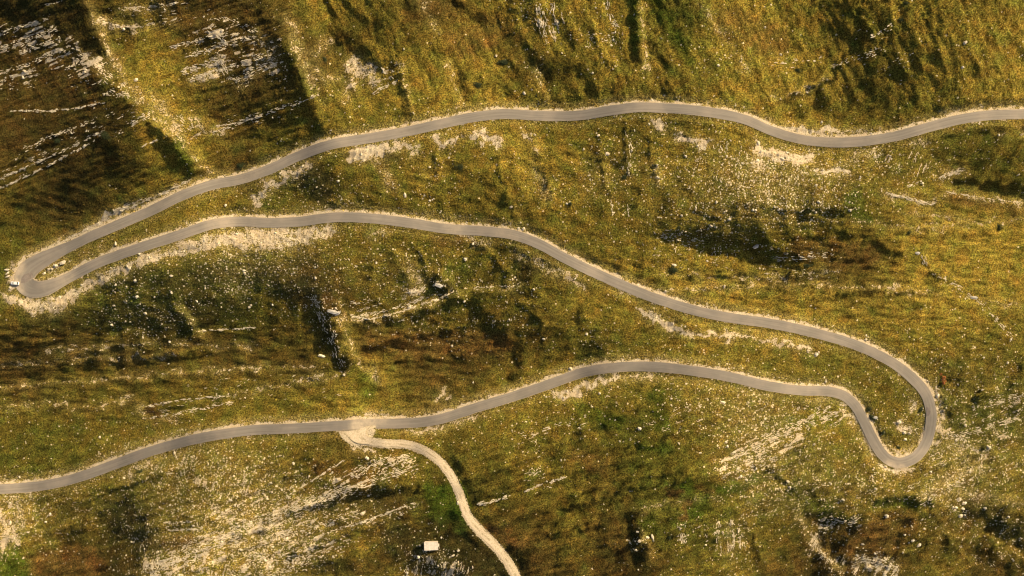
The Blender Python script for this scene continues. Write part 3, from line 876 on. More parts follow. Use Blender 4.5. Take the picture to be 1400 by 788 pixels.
def axis(lo, hi):
    a = np.arange(lo, hi + STEP, STEP)
    g = np.cumsum(STEP * 1.32 ** np.arange(1, 29))
    return np.r_[lo - g[::-1], a, a[-1] + g]


ax_, ay_ = axis(-276, 276), axis(-158, 148)
GX, GY = np.meshgrid(ax_, ay_)
px, py, gz = world_to_px(GX, GY)
out = sstep(0, 120, np.maximum(np.abs(GX) - 290, np.abs(GY) - 190))
hill_far = (base_z(GY) + 14 * np.sin(GX / 310 + GY / 500) + 9 * np.sin(GY / 170 + GX / 900 + 2) + 5 * np.sin(GX / 120 + 1) * np.sin(GY / 140)
            + 60 * np.sin(GX / 1500 + 1) * sstep(400, 2500, np.hypot(GX, GY)))
gz = gz * (1 - out) + hill_far * out
V = np.stack([GX, GY, gz], -1).reshape(-1, 3)
ny, nx = GX.shape
idx = np.arange(nx * ny).reshape(ny, nx)
F = np.stack([idx[:-1, :-1], idx[:-1, 1:], idx[1:, 1:], idx[1:, :-1]], -1).reshape(-1, 4)
hill_me = np_mesh("hillside", V, F, m_hill, True)
pxr, pyr = px.ravel(), py.ravel()
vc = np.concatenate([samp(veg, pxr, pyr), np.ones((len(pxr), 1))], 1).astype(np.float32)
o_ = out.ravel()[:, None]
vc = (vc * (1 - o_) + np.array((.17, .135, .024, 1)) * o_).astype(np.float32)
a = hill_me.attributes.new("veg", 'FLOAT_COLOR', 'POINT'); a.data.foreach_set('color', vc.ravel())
a = hill_me.attributes.new("bare", 'FLOAT', 'POINT'); a.data.foreach_set('value', (samp(bare, pxr, pyr) * (1 - o_[:, 0])).astype(np.float32))
a = hill_me.attributes.new("stony", 'FLOAT', 'POINT'); a.data.foreach_set('value', (samp(stone, pxr, pyr) * (1 - .6 * o_[:, 0])).astype(np.float32))
tag(link(bpy.data.objects.new("hillside", hill_me)), kind='structure')


# roads
def ribbon(name, line, lz, mat, lift, cross=8, rag=0.0, crown=.06, skirt=.35):
    f = MPP * (1 - lz / CAM_H)
    C = np.stack([(line[:, 0] - 700) * f, (394 - line[:, 1]) * f, lz + lift], -1)
    T = np.gradient(C[:, :2], axis=0); T /= np.linalg.norm(T, axis=1)[:, None]
    Nn = np.stack([-T[:, 1], T[:, 0]], -1)
    hw = line[:, 2] * f / 2
    rng = np.random.default_rng(5)
    ra = [smooth1(rng.standard_normal(len(line)), 3) * rag for _ in (0, 1)]
    u = np.linspace(-1, 1, cross + 1)
    rows, acr, alo = [], [], []
    s = np.r_[0, np.cumsum(np.linalg.norm(np.diff(C[:, :2], axis=0), axis=1))]
    for q in [-1.03] + sorted(list(u) + [-.97, .97]) + [1.03]:
        r = ra[0] if q < 0 else ra[1]
        off = q * hw + np.sign(q) * r * min(1, abs(q))
        z = C[:, 2] + crown * (1 - q * q) - (skirt if abs(q) > 1 else 0)
        rows.append(np.stack([C[:, 0] + Nn[:, 0] * off, C[:, 1] + Nn[:, 1] * off, z], -1))
        acr.append(np.full(len(line), q)); alo.append(s)
    Vv = np.stack(rows, 1)
    n, k = Vv.shape[:2]
    ii = np.arange(n * k).reshape(n, k)
    Ff = np.stack([ii[:-1, :-1], ii[1:, :-1], ii[1:, 1:], ii[:-1, 1:]], -1).reshape(-1, 4)[:, ::-1]
    me = np_mesh(name, Vv.reshape(-1, 3), Ff, mat, True)
    at = me.attributes.new("across", 'FLOAT', 'POINT'); at.data.foreach_set('value', np.stack(acr, 1).ravel().astype(np.float32))
    at = me.attributes.new("along", 'FLOAT', 'POINT'); at.data.foreach_set('value', np.stack(alo, 1).ravel().astype(np.float32))
    return tag(link(bpy.data.objects.new(name, me)), kind='structure')


def dusty(me, spots):
    n = len(me.vertices)
    co = np.empty(n * 3, np.float32); me.vertices.foreach_get('co', co); co = co.reshape(-1, 3)
    d = np.zeros(n, np.float32)
    f = MPP * (1 - co[:, 2] / CAM_H)
    X, Y = 700 + co[:, 0] / f, 394 - co[:, 1] / f
    for x, y, r, v in spots:
        d = np.maximum(d, v * (1 - sstep(r * .4, r, np.hypot(X - x, Y - y))))
    a = me.attributes.new("dust", 'FLOAT', 'POINT'); a.data.foreach_set('value', d)


road_o = ribbon("asphalt_road", road, road_z, m_road, .03, 8, .06, .05)
dusty(road_o.data, [(490, 584, 16, .9), (505, 574, 20, .7), (520, 572, 16, .4), (16, 392, 18, .9), (24, 400, 14, .7), (22, 366, 16, .7), (1215, 640, 14, .8), (1232, 642, 10, .7), (690, 328, 26, .35), (300, 300, 30, .3), (1130, 180, 30, .25), (620, 308, 20, .3), (90, 378, 20, .3), (340, 232, 30, .25), (820, 497, 24, .3)])
t0_ = int(np.argmax(track[:, 1] >= 585.0))
track_o = ribbon("gravel_track", track[t0_:], track_z[t0_:], m_track, .0, 6, .28, .03, .12)


def road_patch(poly):
    """thin repair of new asphalt lying on the road"""
    bm = bmesh.new()
    P = [gp(*p) for p in poly]
    c = sum(P, Vector()) / len(P)
    vs = []
    for p in P:
        d = np.hypot((road[:, 0] - 700) * MPP * (1 - road_z / CAM_H) - p.x, (394 - road[:, 1]) * MPP * (1 - road_z / CAM_H) - p.y)
        vs.append(bm.verts.new((p.x, p.y, road_z[np.argmin(d)] + .115)))
    bm.faces.new(vs)
    bmesh.ops.triangulate(bm, faces=bm.faces[:])
    for f_ in bm.faces:
        if f_.normal.z < 0: f_.normal_flip()
    return bm_obj("asphalt_patch", bm, m_patch, road_o)


road_patch([(33, 375.5), (37, 374.6), (41, 373), (44, 372.6), (45.3, 374.5), (45.6, 378), (44.3, 381), (43.5, 384), (39, 385.3), (35, 387.6), (31, 386.8), (28.5, 387.4), (29.5, 384), (29.2, 380.5), (31.5, 378)])
road_patch([(1267, 556), (1271, 558), (1272, 563), (1270, 568), (1266, 570)])


# ------------------------------------------------------------------ rocks
def rock_shape(seed, sub=1, flat=.75, block=.0):
    bm = bmesh.new()
    if block:
        bmesh.ops.create_cube(bm, size=1.5)
        bmesh.ops.bevel(bm, geom=bm.edges[:], offset=.2, segments=1, affect='EDGES')
    else:
        bmesh.ops.create_icosphere(bm, subdivisions=sub, radius=1)
    rr = random.Random(seed)
    for _ in range(5):       # chop flat faces
        n = Vector((rr.gauss(0, 1), rr.gauss(0, 1), rr.gauss(.2, .7))).normalized()
        d = rr.uniform(.55, .85)
        for v in bm.verts:
            q = v.co.dot(n)
            if q > d: v.co -= n * (q - d)
    for v in bm.verts:
        v.co += Vector((rr.gauss(0, .07), rr.gauss(0, .07), rr.gauss(0, .05)))
        v.co.z *= flat
    bmesh.ops.triangulate(bm, faces=bm.faces[:])
    V = np.array([v.co[:] for v in bm.verts], np.float32)
    bm.verts.index_update()
    F = np.array([[v.index for v in f.verts] for f in bm.faces], np.int32)
    bm.free()
    return V, F


def small_shape(seed):
    rr = np.random.default_rng(seed)
    n = 5
    a = np.sort(rr.uniform(0, 2 * np.pi, n)) * .5 + np.arange(n) * np.pi / n
    low = np.stack([np.cos(a), np.sin(a), np.full(n, -.35)], -1) * rr.uniform(.8, 1.15, (n, 1))
    up = np.stack([np.cos(a + .2) * .62, np.sin(a + .2) * .62, np.full(n, .42)], -1) * rr.uniform(.75, 1.2, (n, 1))
    V = np.vstack([low, up, [[.05, .02, .58]]]).astype(np.float32)
    F = []
    for i in range(n):
        j = (i + 1) % n
        F += [(i, j, n + j), (i, n + j, n + i), (n + i, n + j, 2 * n)]
    return V, np.array(F, np.int32)


def scatter(name, pts, sizes, angs, elong, shapes, mat, label, cat, sink=.12, height=1.0, rng=None):
    """one merged mesh of many stones"""
    rng = rng or np.random.default_rng(3)
    pick = rng.integers(0, len(shapes), len(pts))
    Vs, Fs, base = [], [], 0
    for k, (V, F) in enumerate(shapes):
        m = pick == k
        if not m.any(): continue
        p, s, a, e = pts[m], sizes[m], angs[m], elong[m]
        v = np.repeat(V[None], len(p), 0)
        x = v[..., 0] * (s * e)[:, None]; y = v[..., 1] * (s / np.sqrt(e))[:, None]; z = v[..., 2] * (s * height * rng.uniform(.6, 1.2, len(p)))[:, None]
        c, sn = np.cos(a)[:, None], np.sin(a)[:, None]
        w = np.stack([x * c - y * sn + p[:, :1], x * sn + y * c + p[:, 1:2], z + (p[:, 2] - sink * s)[:, None]], -1)
        Vs.append(w.reshape(-1, 3)); Fs.append((F[None] + (np.arange(len(p)) * len(V))[:, None, None] + base).reshape(-1, 3))
        base += len(p) * len(V)
    me = np_mesh(name, np.concatenate(Vs), np.concatenate(Fs), mat)
    return tag(link(bpy.data.objects.new(name, me)), label, cat, kind='stuff')


rng = np.random.default_rng(21)
clump = np.exp(band(30, 80) * .5 + band(14, 81) * .6 + band(6, 82) * .55 - .45)
dens = .00042 * np.clip(stone, .2, 9) ** 2.45 * clump
# stones gathered on scree edges and verges
dens += .016 * np.clip(1 - np.abs(bare - .45) / .3, 0, 1) * clump * (bare > .2)
for p, r, v in [([(165, 395), (210, 420), (250, 460), (180, 455), (150, 440)], 12, .02), ([(160, 388), (180, 384), (190, 395)], 6, .06),
                ([(560, 262), (640, 300)], 2, .02), ([(1290, 245), (1240, 255)], 6, .03), ([(1318, 690), (1325, 720)], 7, .04), ([(455, 425), (430, 408)], 8, .05),
                ([(442, 440), (458, 480), (472, 508)], 8, .06), ([(865, 735), (872, 752)], 6, .08), ([(600, 385), (612, 398)], 7, .05),
                ([(555, 775), (600, 760), (625, 782)], 14, .045), ([(900, 318), (960, 318)], 6, .05), ([(1060, 285), (1150, 285)], 7, .045),
                ([(1125, 715), (1170, 708)], 9, .04), ([(1180, 760), (1230, 775)], 10, .05), ([(1345, 685), (1390, 740)], 14, .02), ([(800, 455), (818, 475)], 7, .03),
                ([(700, 378), (708, 400)], 6, .03), ([(380, 415), (430, 425)], 7, .03), ([(205, 695), (270, 700)], 6, .03), ([(175, 730), (195, 750)], 12, .025),
                ([(1060, 660), (1085, 690)], 8, .03), ([(1255, 350), (1275, 375), (1335, 410), (1385, 465)], 3, .05), ([(1238, 552), (1246, 560)], 4, .07), ([(1228, 582), (1246, 592)], 6, .05), ([(1195, 565), (1215, 600)], 4, .03)]:
    paint(dens, p, r, v, 4, True, 'add')
dens += .022 * (bare > .62) * clump
dens[Dn < 1.5] = 0
dens[np.hypot(XX - 22, YY - 387) < 9] = 0
dens[np.hypot((XX - 590) * .7, YY - 745) < 9] = 0
viewm = (XX > -40) & (XX < 1440) & (YY > -35) & (YY < 823)
pr = np.where(viewm, dens, dens * .12)
hit = np.argwhere(rng.random((H, W)) < pr)
pts = hit[:, ::-1] - M + rng.uniform(-.5, .5, (len(hit), 2))
siz = np.clip(np.exp(rng.normal(-1.15, .46, len(pts))), .17, 1.5)
P3 = ground(pts[:, 0], pts[:, 1])
smalls = [small_shape(i) for i in range(10)]
bigs = [rock_shape(100 + i) for i in range(7)]

# large ones become boulders of their own; the rest is loose stone
inview = (pts[:, 0] > 4) & (pts[:, 0] < 1396) & (pts[:, 1] > 4) & (pts[:, 1] < 784)
order = np.argsort(-np.where(inview, siz, 0))
NB = 262
bigi = order[:NB]
rest = np.ones(len(pts), bool); rest[bigi] = False
scatter("loose_stones", P3[rest], siz[rest], rng.uniform(0, 6.3, rest.sum()), rng.uniform(.8, 1.6, rest.sum()), smalls, m_rock,
        "pale loose limestone stones strewn thickly over the grassy hillside", "stones", .15, .9)
print("loose stones", rest.sum())
boulder_me = [np_mesh("boulder", V, F, m_rock) for V, F in bigs]


def boulder(px_, py_, r, label, group=None, e=1.15, ang=None, k=None, mat=None, name="boulder", hs=.9, lift=0):
    rr = random
    o = link(bpy.data.objects.new(name, boulder_me[rr.randrange(7) if k is None else k]))
    o.location = gp(px_, py_) + Vector((0, 0, .1 * r + lift))
    o.rotation_euler = (rr.uniform(-.15, .15), rr.uniform(-.15, .15), rr.uniform(0, 6.28) if ang is None else R(ang))
    o.scale = (r * e, r / math.sqrt(e), r * hs)
    return tag(o, label, "boulder", group)


ZONES = [(lambda x, y: y < 150 + 40 * (x < 500) and x < 430, "pale boulder on the dark spurs above the top left bend", "boulders on the dark upper left spurs"),
         (lambda x, y: y < 150, "pale boulder on the golden slope above the top road", "boulders above the top road"),
         (lambda x, y: x > 850 and y < 300, "white boulder in the stony field right under the top road", "boulders in the stony field under the top road"),
         (lambda x, y: y < 330 and x > 130, "pale boulder on the grass between the top and middle roads", "boulders between the top and middle roads"),
         (lambda x, y: x > 880 and y < 470, "pale boulder on the dry terraces right of the middle road", "boulders on the right hand terraces"),
         (lambda x, y: y < 580 and x < 480, "white boulder in the dark scrub below the left scree", "boulders in the dark scrub below the scree"),
         (lambda x, y: y < 520 and x <= 880, "pale boulder on the broken ground between middle and bottom roads", "boulders between the middle and bottom roads"),
         (lambda x, y: x > 1000, "pale boulder on the rough ground around the right hairpin", "boulders around the right hairpin"),
         (lambda x, y: x < 640, "pale boulder on the ribbed limestone below the left end of the bottom road", "boulders on the ribbed limestone"),
         (lambda x, y: True, "pale boulder on the green slope below the middle of the bottom road", "boulders on the green slope below the bottom road")]
seen_grp = set()
for i in bigi:
    x, y = pts[i]
    for f, lab, grp in ZONES:
        if f(x, y): break
    if grp not in seen_grp:
        seen_grp.add(grp)
        boulder(x, y, min(1.15, float(siz[i])), "largest " + lab, grp)
        continue
    boulder(x, y, float(siz[i]) * random.uniform(.75, .95), lab, grp)

SPECIAL = [
    (1212, 706, 1.35, "largest round white boulder on the brown hollow below the right hairpin", 1.1),
    (1236.5, 731, .8, "small white boulder just left above the broken boulder trio", 1.1),
    (1248, 739, 1.1, "upper left boulder of the broken white trio in the brown hollow", 1.3),
    (1256, 745, 1.3, "largest lower boulder of the broken white trio in the brown hollow", 1.4),
    (1242.5, 742, .6, "smallest left boulder of the broken white trio in the brown hollow", 1.1),
    (743.5, 463.5, .95, "lone white boulder on the brown slope above the bottom road's crest", 1.1),
    (553.5, 267, 1.05, "tall white boulder on the grass above the middle road", 1.5),
    (699, 283, 1.0, "white boulder at the dark pit above the middle road", 1.4),
    (988, 550.5, 1.1, "white boulder just below the bottom road near its right end", 1.5),
    (502, 626.5, 1.2, "flat white boulder left of the gravel track's first bend", 1.5),
    (61, 374, .95, "lowest white boulder of the row on the left hairpin's island", 1.2),
    (66.5, 368.5, .95, "second white boulder from the hairpin in the island row", 1.1),
    (71, 368, .7, "smallest white boulder in the middle of the island row", 1.2),
    (76.5, 364, 1.3, "white boulder beside the top one in the island row", 1.2),
    (86, 359, 1.6, "largest white boulder at the top of the hairpin island row", 1.3),
    (158, 333, .8, "white upright stone between the two left roads", 1.8),
    (922, 362.5, 1.0, "white boulder resting against the dark shrub right of the middle road", 1.5),
    (1311, 683, 1.3, "topmost boulder of the pile in the gully at lower right", 1.2),
    (1318, 688, 1.2, "pale boulder right of the topmost in the gully pile", 1.3),
    (1306, 694, 1.2, "left boulder in the middle of the gully pile", 1.4),
    (1312, 705, 1.5, "largest boulder at the foot of the gully pile", 1.1),
    (1318, 704, 1.0, "small boulder right of the largest at the pile's foot", 1.1),
    (1317, 696, .9, "round boulder in the right middle of the gully pile", 1.2),
    (1246, 719, .5, "tiny white stone alone right of the brown hollow's centre", 1.1),
    (872, 727, .8, "highest white block on the shaded face of the dark outcrop", 1.3),
    (874, 740, 1.0, "widest white block on the shaded face of the dark outcrop", 1.1),
    (869, 752, .75, "lowest white block on the shaded face of the dark outcrop", 1.2),
    (885, 735, 1.1, "broad sunlit white block right of the dark outcrop", 1.3),
    (892, 735, 1.1, "tall narrow sunlit white block right of the dark outcrop", 2.2),
    (1196, 571, 1.2, "grey block in the shaded bank inside the right hairpin", 1.6),
    (279, 452, 0.9, "pale block at the left end of the pale ledge on the brown slope", 2.0),
    (455, 426, 2.0, "large grey block at the top of the dark gully", 1.8),
    (462, 428, 1.5, "smaller grey block right of the large one at the gully's top", 1.5),
    (441, 487, 1.4, "cream slab left of the dark gully's lower end", 2.0),
    (600, 390, 1.8, "grey green block in the dark notch left of the bright spur", 1.6),
    (1033, 337, 1.5, "grey block hanging in the long shaded ledge right of the middle road", 1.3),
    (1331, 407, 1.5, "grey slab on the rocky seam at the far right", 1.8),
    (1254, 346, 1.3, "grey boulder at the upper end of the rocky seam", 1.4),
    (10, 369, 1.0, "topmost pale guard stone at the outside of the left hairpin", 1.9),
    (10.5, 373.5, .9, "middle pale guard stone at the outside of the left hairpin", 1.9),
    (11, 378, .9, "lowest pale guard stone at the outside of the left hairpin", 1.9),
]
for x, y, r, lab, e in SPECIAL:
    tall = "tall" in lab or "upright" in lab
    o = boulder(x, y, r, lab, None, e, ang=100 if tall else random.uniform(-25, 35))
    if "grey" in lab:
        me = o.data.copy(); me.materials[0] = m_greyrock; o.data = me

# ------------------------------------------------------------------ limestone beds: rows of slabs
BEDS = [  # points, rows wide (px), slabs per px, slab length m, thickness
    ([(0, 45), (50, 30)], 3, .7), ([(0, 66), (30, 58), (78, 40)], 4, .9), ([(28, 72), (83, 52)], 3.5, .9), ([(0, 100), (40, 88), (75, 72), (110, 65)], 3, .6),
    ([(0, 111), (50, 95)], 3, .6), ([(90, 95), (135, 80)], 4, .5), ([(105, 72), (128, 84), (152, 108)], 6, .8), ([(15, 152), (70, 152), (110, 147), (145, 140)], 1.6, .9),
    ([(30, 205), (70, 187), (130, 165)], 3, .5), ([(0, 245), (50, 222), (100, 200), (140, 180)], 1.8, .8), ([(0, 258), (60, 230), (130, 192)], 1.8, .8),
    ([(140, 128), (175, 128), (168, 115)], 4, .7), ([(180, 170), (205, 155)], 3.5, 1.0), ([(195, 200), (218, 190)], 1.2, .9), ([(165, 12), (225, 8), (250, 2)], 3, .5),
    ([(130, 30), (175, 38), (240, 28)], 2, .5), ([(235, 65), (290, 50)], 3.5, .7), ([(255, 76), (300, 63), (350, 50)], 4, .7), ([(250, 98), (300, 84), (310, 100)], 5, .9),
    ([(258, 110), (300, 96), (380, 70)], 4, .6), ([(285, 40), (312, 62)], 4, .6), ([(315, 112), (350, 95), (385, 80)], 4, .5), ([(300, 20), (350, 45)], 5, .3),
    ([(290, 182), (350, 160), (400, 142)], 2.5, .5), ([(400, 145), (430, 133)], 2, .9), ([(510, 128), (540, 112)], 2.5, .9), ([(520, 92), (535, 108)], 3, .6), ([(290, 175), (345, 163)], 2.5, .5),
    ([(392, 678), (430, 655), (470, 630)], 1.6, .8), ([(480, 650), (520, 632), (560, 625)], 7, .7), ([(400, 700), (470, 672), (560, 640)], 8, .7),
    ([(340, 720), (420, 688), (480, 665)], 8, .7), ([(350, 745), (430, 720), (500, 700)], 7, .45), ([(480, 720), (520, 705), (566, 688)], 1.8, .9),
    ([(430, 735), (480, 718)], 2, .6), ([(230, 725), (270, 724)], 1.5, 1.0), ([(225, 715), (262, 714)], 1.5, .6), ([(200, 780), (260, 755), (330, 735)], 10, .7),
    ([(340, 760), (380, 770), (450, 750)], 9, .5), ([(290, 740), (345, 715)], 8, .6), ([(365, 788), (420, 768)], 8, .5), ([(655, 690), (680, 684), (696, 677)], 2.4, 1.2),
    ([(718, 672), (744, 661)], 1.6, .9), ([(752, 660), (774, 652)], 2, 1.0), ([(725, 650), (735, 645)], 2.5, .5), ([(288, 452), (350, 448)], 1.6, .9),
    ([(480, 432), (505, 437), (545, 427), (600, 409), (622, 398)], 1.6, .9), ([(495, 432), (540, 422), (580, 408)], 3, .6), ([(460, 418), (520, 410)], 3, .25), ([(555, 400), (575, 398), (585, 388)], 2.5, 1.2),
    ([(200, 556), (245, 548), (320, 540)], 2.5, .5), ([(205, 572), (260, 562), (330, 548)], 2.5, .4), 
    ([(1285, 242), (1300, 238), (1318, 232)], 3, 1.0), ([(1240, 256), (1262, 248)], 3, .6),
    ([(1210, 264), (1250, 274), (1276, 280)], 2.5, 1.0), ([(1290, 262), (1340, 270), (1400, 278)], 1.2, .5), ([(1000, 712), (1003, 735), (1001, 762)], 2.5, .7),
    ([(984, 714), (980, 730)], 4, .5), ([(1010, 715), (1012, 750)], 2, .6), ([(932, 728), (934, 742)], 3.5, .9), ([(1120, 724), (1145, 712), (1170, 716)], 5, .8),
    ([(1112, 728), (1118, 752), (1135, 770)], 4, .5), ([(1168, 762), (1190, 768), (1222, 776)], 8, .8), ([(1258, 350), (1266, 362)], 3, .8), ([(1275, 372), (1310, 392), (1345, 418), (1385, 462)], 3, .4),
    ([(20, 364), (62, 343), (110, 318), (150, 298)], 1.3, .5), ([(165, 287), (215, 268), (262, 246)], 2.4, .6), ([(650, 394), (715, 390)], 2, .4), ([(425, 402), (440, 432), (452, 462), (468, 500)], 7, .35),
    ([(1040, 600), (1090, 580), (1130, 560)], 4, .5), ([(1000, 625), (1060, 600), (1150, 562)], 4, .5), ([(1010, 645), (1060, 625)], 6, .4), ([(740, 590), (800, 570)], 4, .2), ([(800, 582), (790, 586)], 3, .5),
    ([(1330, 560), (1400, 540)], 5, .4), ([(1300, 600), (1400, 570)], 5, .4), ([(1300, 590), (1345, 625), (1335, 650)], 4, .5), ([(1260, 690), (1290, 670), (1330, 655)], 6, .4),
    ([(860, 240), (862, 200), (858, 180)], 3, .4), ([(830, 0), (835, 30), (850, 40)], 4, .4), ([(735, 10), (745, 50)], 6, .5), ([(755, 5), (762, 45)], 4, .5), ([(800, 55), (840, 50)], 8, .2),
    ([(950, 290), (955, 270)], 1.5, .6), ([(835, 270), (838, 295)], 1.5, .6), ([(858, 280), (860, 296)], 1.5, .6), ([(905, 320), (960, 335)], 6, .35), ([(1060, 355), (1130, 350)], 4, .5),
    ([(1135, 90), (1200, 70)], 5, .25), ([(1190, 50), (1220, 35)], 5, .35), ([(1050, 90), (1130, 80)], 6, .15), ([(240, 155), (262, 175)], 4, .4), ([(60, 8), (85, 2)], 2, .4)]
bp, bs, ba, be = [], [], [], []
for line, wid, dn in BEDS:
    line = [(float(a_), float(b_)) for a_, b_ in line]
    for (ax, ay), (bx, by) in zip(line[:-1], line[1:]):
        L = math.hypot(bx - ax, by - ay)
        n = int(L * dn * (1 + wid * .35))
        ang = math.atan2(-(by - ay), bx - ax)
        gap = random.uniform(0, 6)
        for _ in range(n):
            t = random.random()
            if math.sin(t * L * .35 + gap) + random.uniform(-.6, .9) < -.45: continue
            o_ = random.gauss(0, wid * .5)
            o_ = round(o_ / 2.2) * 2.2 + random.gauss(0, .35) if wid > 3 else o_
            x = ax + (bx - ax) * t + math.sin(ang) * o_
            y = ay + (by - ay) * t + math.cos(ang) * o_
            if samp(Dn, x, y) < 1.5 or (579 < x < 601 and 736 < y < 755): continue
            bp.append((x, y)); bs.append(random.uniform(.22, .52)); ba.append(ang + random.gauss(0, .12)); be.append(random.uniform(1.5, 3.6))
pick_b = np.argwhere((rng.random((H, W)) < BED * .15) & viewm & (Dn > 2))
for iy, ix in pick_b:
    if 577 < ix - M < 603 and 734 < iy - M < 756: continue
    bp.append((ix - M + random.random(), iy - M + random.random())); bs.append(random.uniform(.18, .40)); ba.append(float(BANG[iy, ix]) + random.gauss(0, .10)); be.append(random.uniform(1.8, 4.2))
bp = np.array(bp)
slabs = [rock_shape(300 + i, flat=.5, block=1) for i in range(6)]
slabs = [(V, F) for V, F in slabs]
rest_o = scatter("limestone_beds", ground(bp[:, 0], bp[:, 1]), np.array(bs), np.array(ba), np.array(be), slabs, m_rock,
                 "broken rows of pale limestone slabs breaking through the turf", "rock ledges", .05, .8)
print("slabs", len(bp))


# ------------------------------------------------------------------ grass tussocks (uncountable): geometry nodes instances
def tussocks():
    r2 = np.random.default_rng(77)
    n = 330000
    x = r2.uniform(-20, 1420, n); y = r2.uniform(-15, 803, n)
    keep = (samp(Dn, x, y) > 1.0) & (samp(bare, x, y) < r2.uniform(.35, .8, n)) & (np.hypot(x - 22, y - 387) > 9) & ~((np.abs(x - 590) < 12) & (np.abs(y - 745) < 9))
    x, y = x[keep], y[keep]
    p = ground(x, y)
    me = bpy.data.meshes.new("grass_tussocks")
    me.vertices.add(len(p)); me.vertices.foreach_set('co', p.astype(np.float32).ravel())
    s = np.exp(r2.normal(-1.45, .40, len(p))).astype(np.float32)
    a = me.attributes.new("size", 'FLOAT', 'POINT'); a.data.foreach_set('value', np.clip(s, .1, .8))
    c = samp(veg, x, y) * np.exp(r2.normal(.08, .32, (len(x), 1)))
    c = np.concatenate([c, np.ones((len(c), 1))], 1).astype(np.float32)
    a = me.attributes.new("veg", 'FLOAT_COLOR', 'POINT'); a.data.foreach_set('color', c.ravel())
    o = tag(link(bpy.data.objects.new("grass_tussocks", me)), "dry grass tussocks covering the hillside between the roads", "grass", kind='stuff')
    bm = bmesh.new()
    rr = random.Random(4)
    for k in range(7):
        a0 = k * .9 + rr.uniform(-.2, .2)
        c0 = Vector((math.cos(a0), math.sin(a0), 0)); t0 = Vector((-c0.y, c0.x, 0))
        b0 = c0 * .25
        vs = [bm.verts.new(b0 - t0 * .35), bm.verts.new(b0 + t0 * .35), bm.verts.new(c0 * rr.uniform(.6, 1.0) + Vector((0, 0, rr.uniform(.45, .75))))]
        bm.faces.new(vs)
    vs = [bm.verts.new((math.cos(q * 1.57) * .6, math.sin(q * 1.57) * .6, 0)) for q in range(4)]; tp = bm.verts.new((0, 0, .55))
    for q in range(4): bm.faces.new((vs[q], vs[(q + 1) % 4], tp))
    tm = bpy.data.meshes.new("tussock_blades"); bm.to_mesh(tm); bm.free()
    m, nt, b = new_mat("tussock_grass")
    at = N(nt, "ShaderNodeAttribute", attribute_name="veg", attribute_type='INSTANCER')
    nt.links.new(mix(nt, 1.0, at.outputs['Color'], (1.05, 1.03, .95), 'MULTIPLY'), b.inputs['Base Color'])
    b.inputs['Roughness'].default_value = 1; b.inputs['Specular IOR Level'].default_value = .02
    tm.materials.append(m)
    ng = bpy.data.node_groups.new("tussocks", 'GeometryNodeTree')
    ng.interface.new_socket("Geometry", in_out='INPUT', socket_type='NodeSocketGeometry')
    ng.interface.new_socket("Geometry", in_out='OUTPUT', socket_type='NodeSocketGeometry')
    gi = ng.nodes.new("NodeGroupInput"); go = ng.nodes.new("NodeGroupOutput")
    m2p = ng.nodes.new("GeometryNodeMeshToPoints"); iop = ng.nodes.new("GeometryNodeInstanceOnPoints")
    oi = ng.nodes.new("GeometryNodeInputNamedAttribute"); oi.data_type = 'FLOAT'; oi.inputs[0].default_value = "size"
    rv = ng.nodes.new("FunctionNodeRandomValue"); rv.data_type = 'FLOAT_VECTOR'
    rv.inputs[0].default_value = (0, 0, 0); rv.inputs[1].default_value = (.3, .3, 6.28)
    # template mesh: a joined primitive kept inside the tree through an object that is itself the first tussock
    src = bpy.data.objects.new("tussock_template", tm)     # data only, never linked to the scene
    ob = ng.nodes.new("GeometryNodeObjectInfo"); ob.inputs['Object'].default_value = src; ob.inputs['As Instance'].default_value = True
    ng.links.new(gi.outputs[0], m2p.inputs[0]); ng.links.new(m2p.outputs[0], iop.inputs['Points'])
    ng.links.new(ob.outputs['Geometry'], iop.inputs['Instance']); ng.links.new(oi.outputs[0], iop.inputs['Scale'])
    ng.links.new(rv.outputs[0], iop.inputs['Rotation'])
    ng.links.new(iop.outputs[0], go.inputs[0])
    md = o.modifiers.new("tussocks", 'NODES'); md.node_group = ng


tussocks()


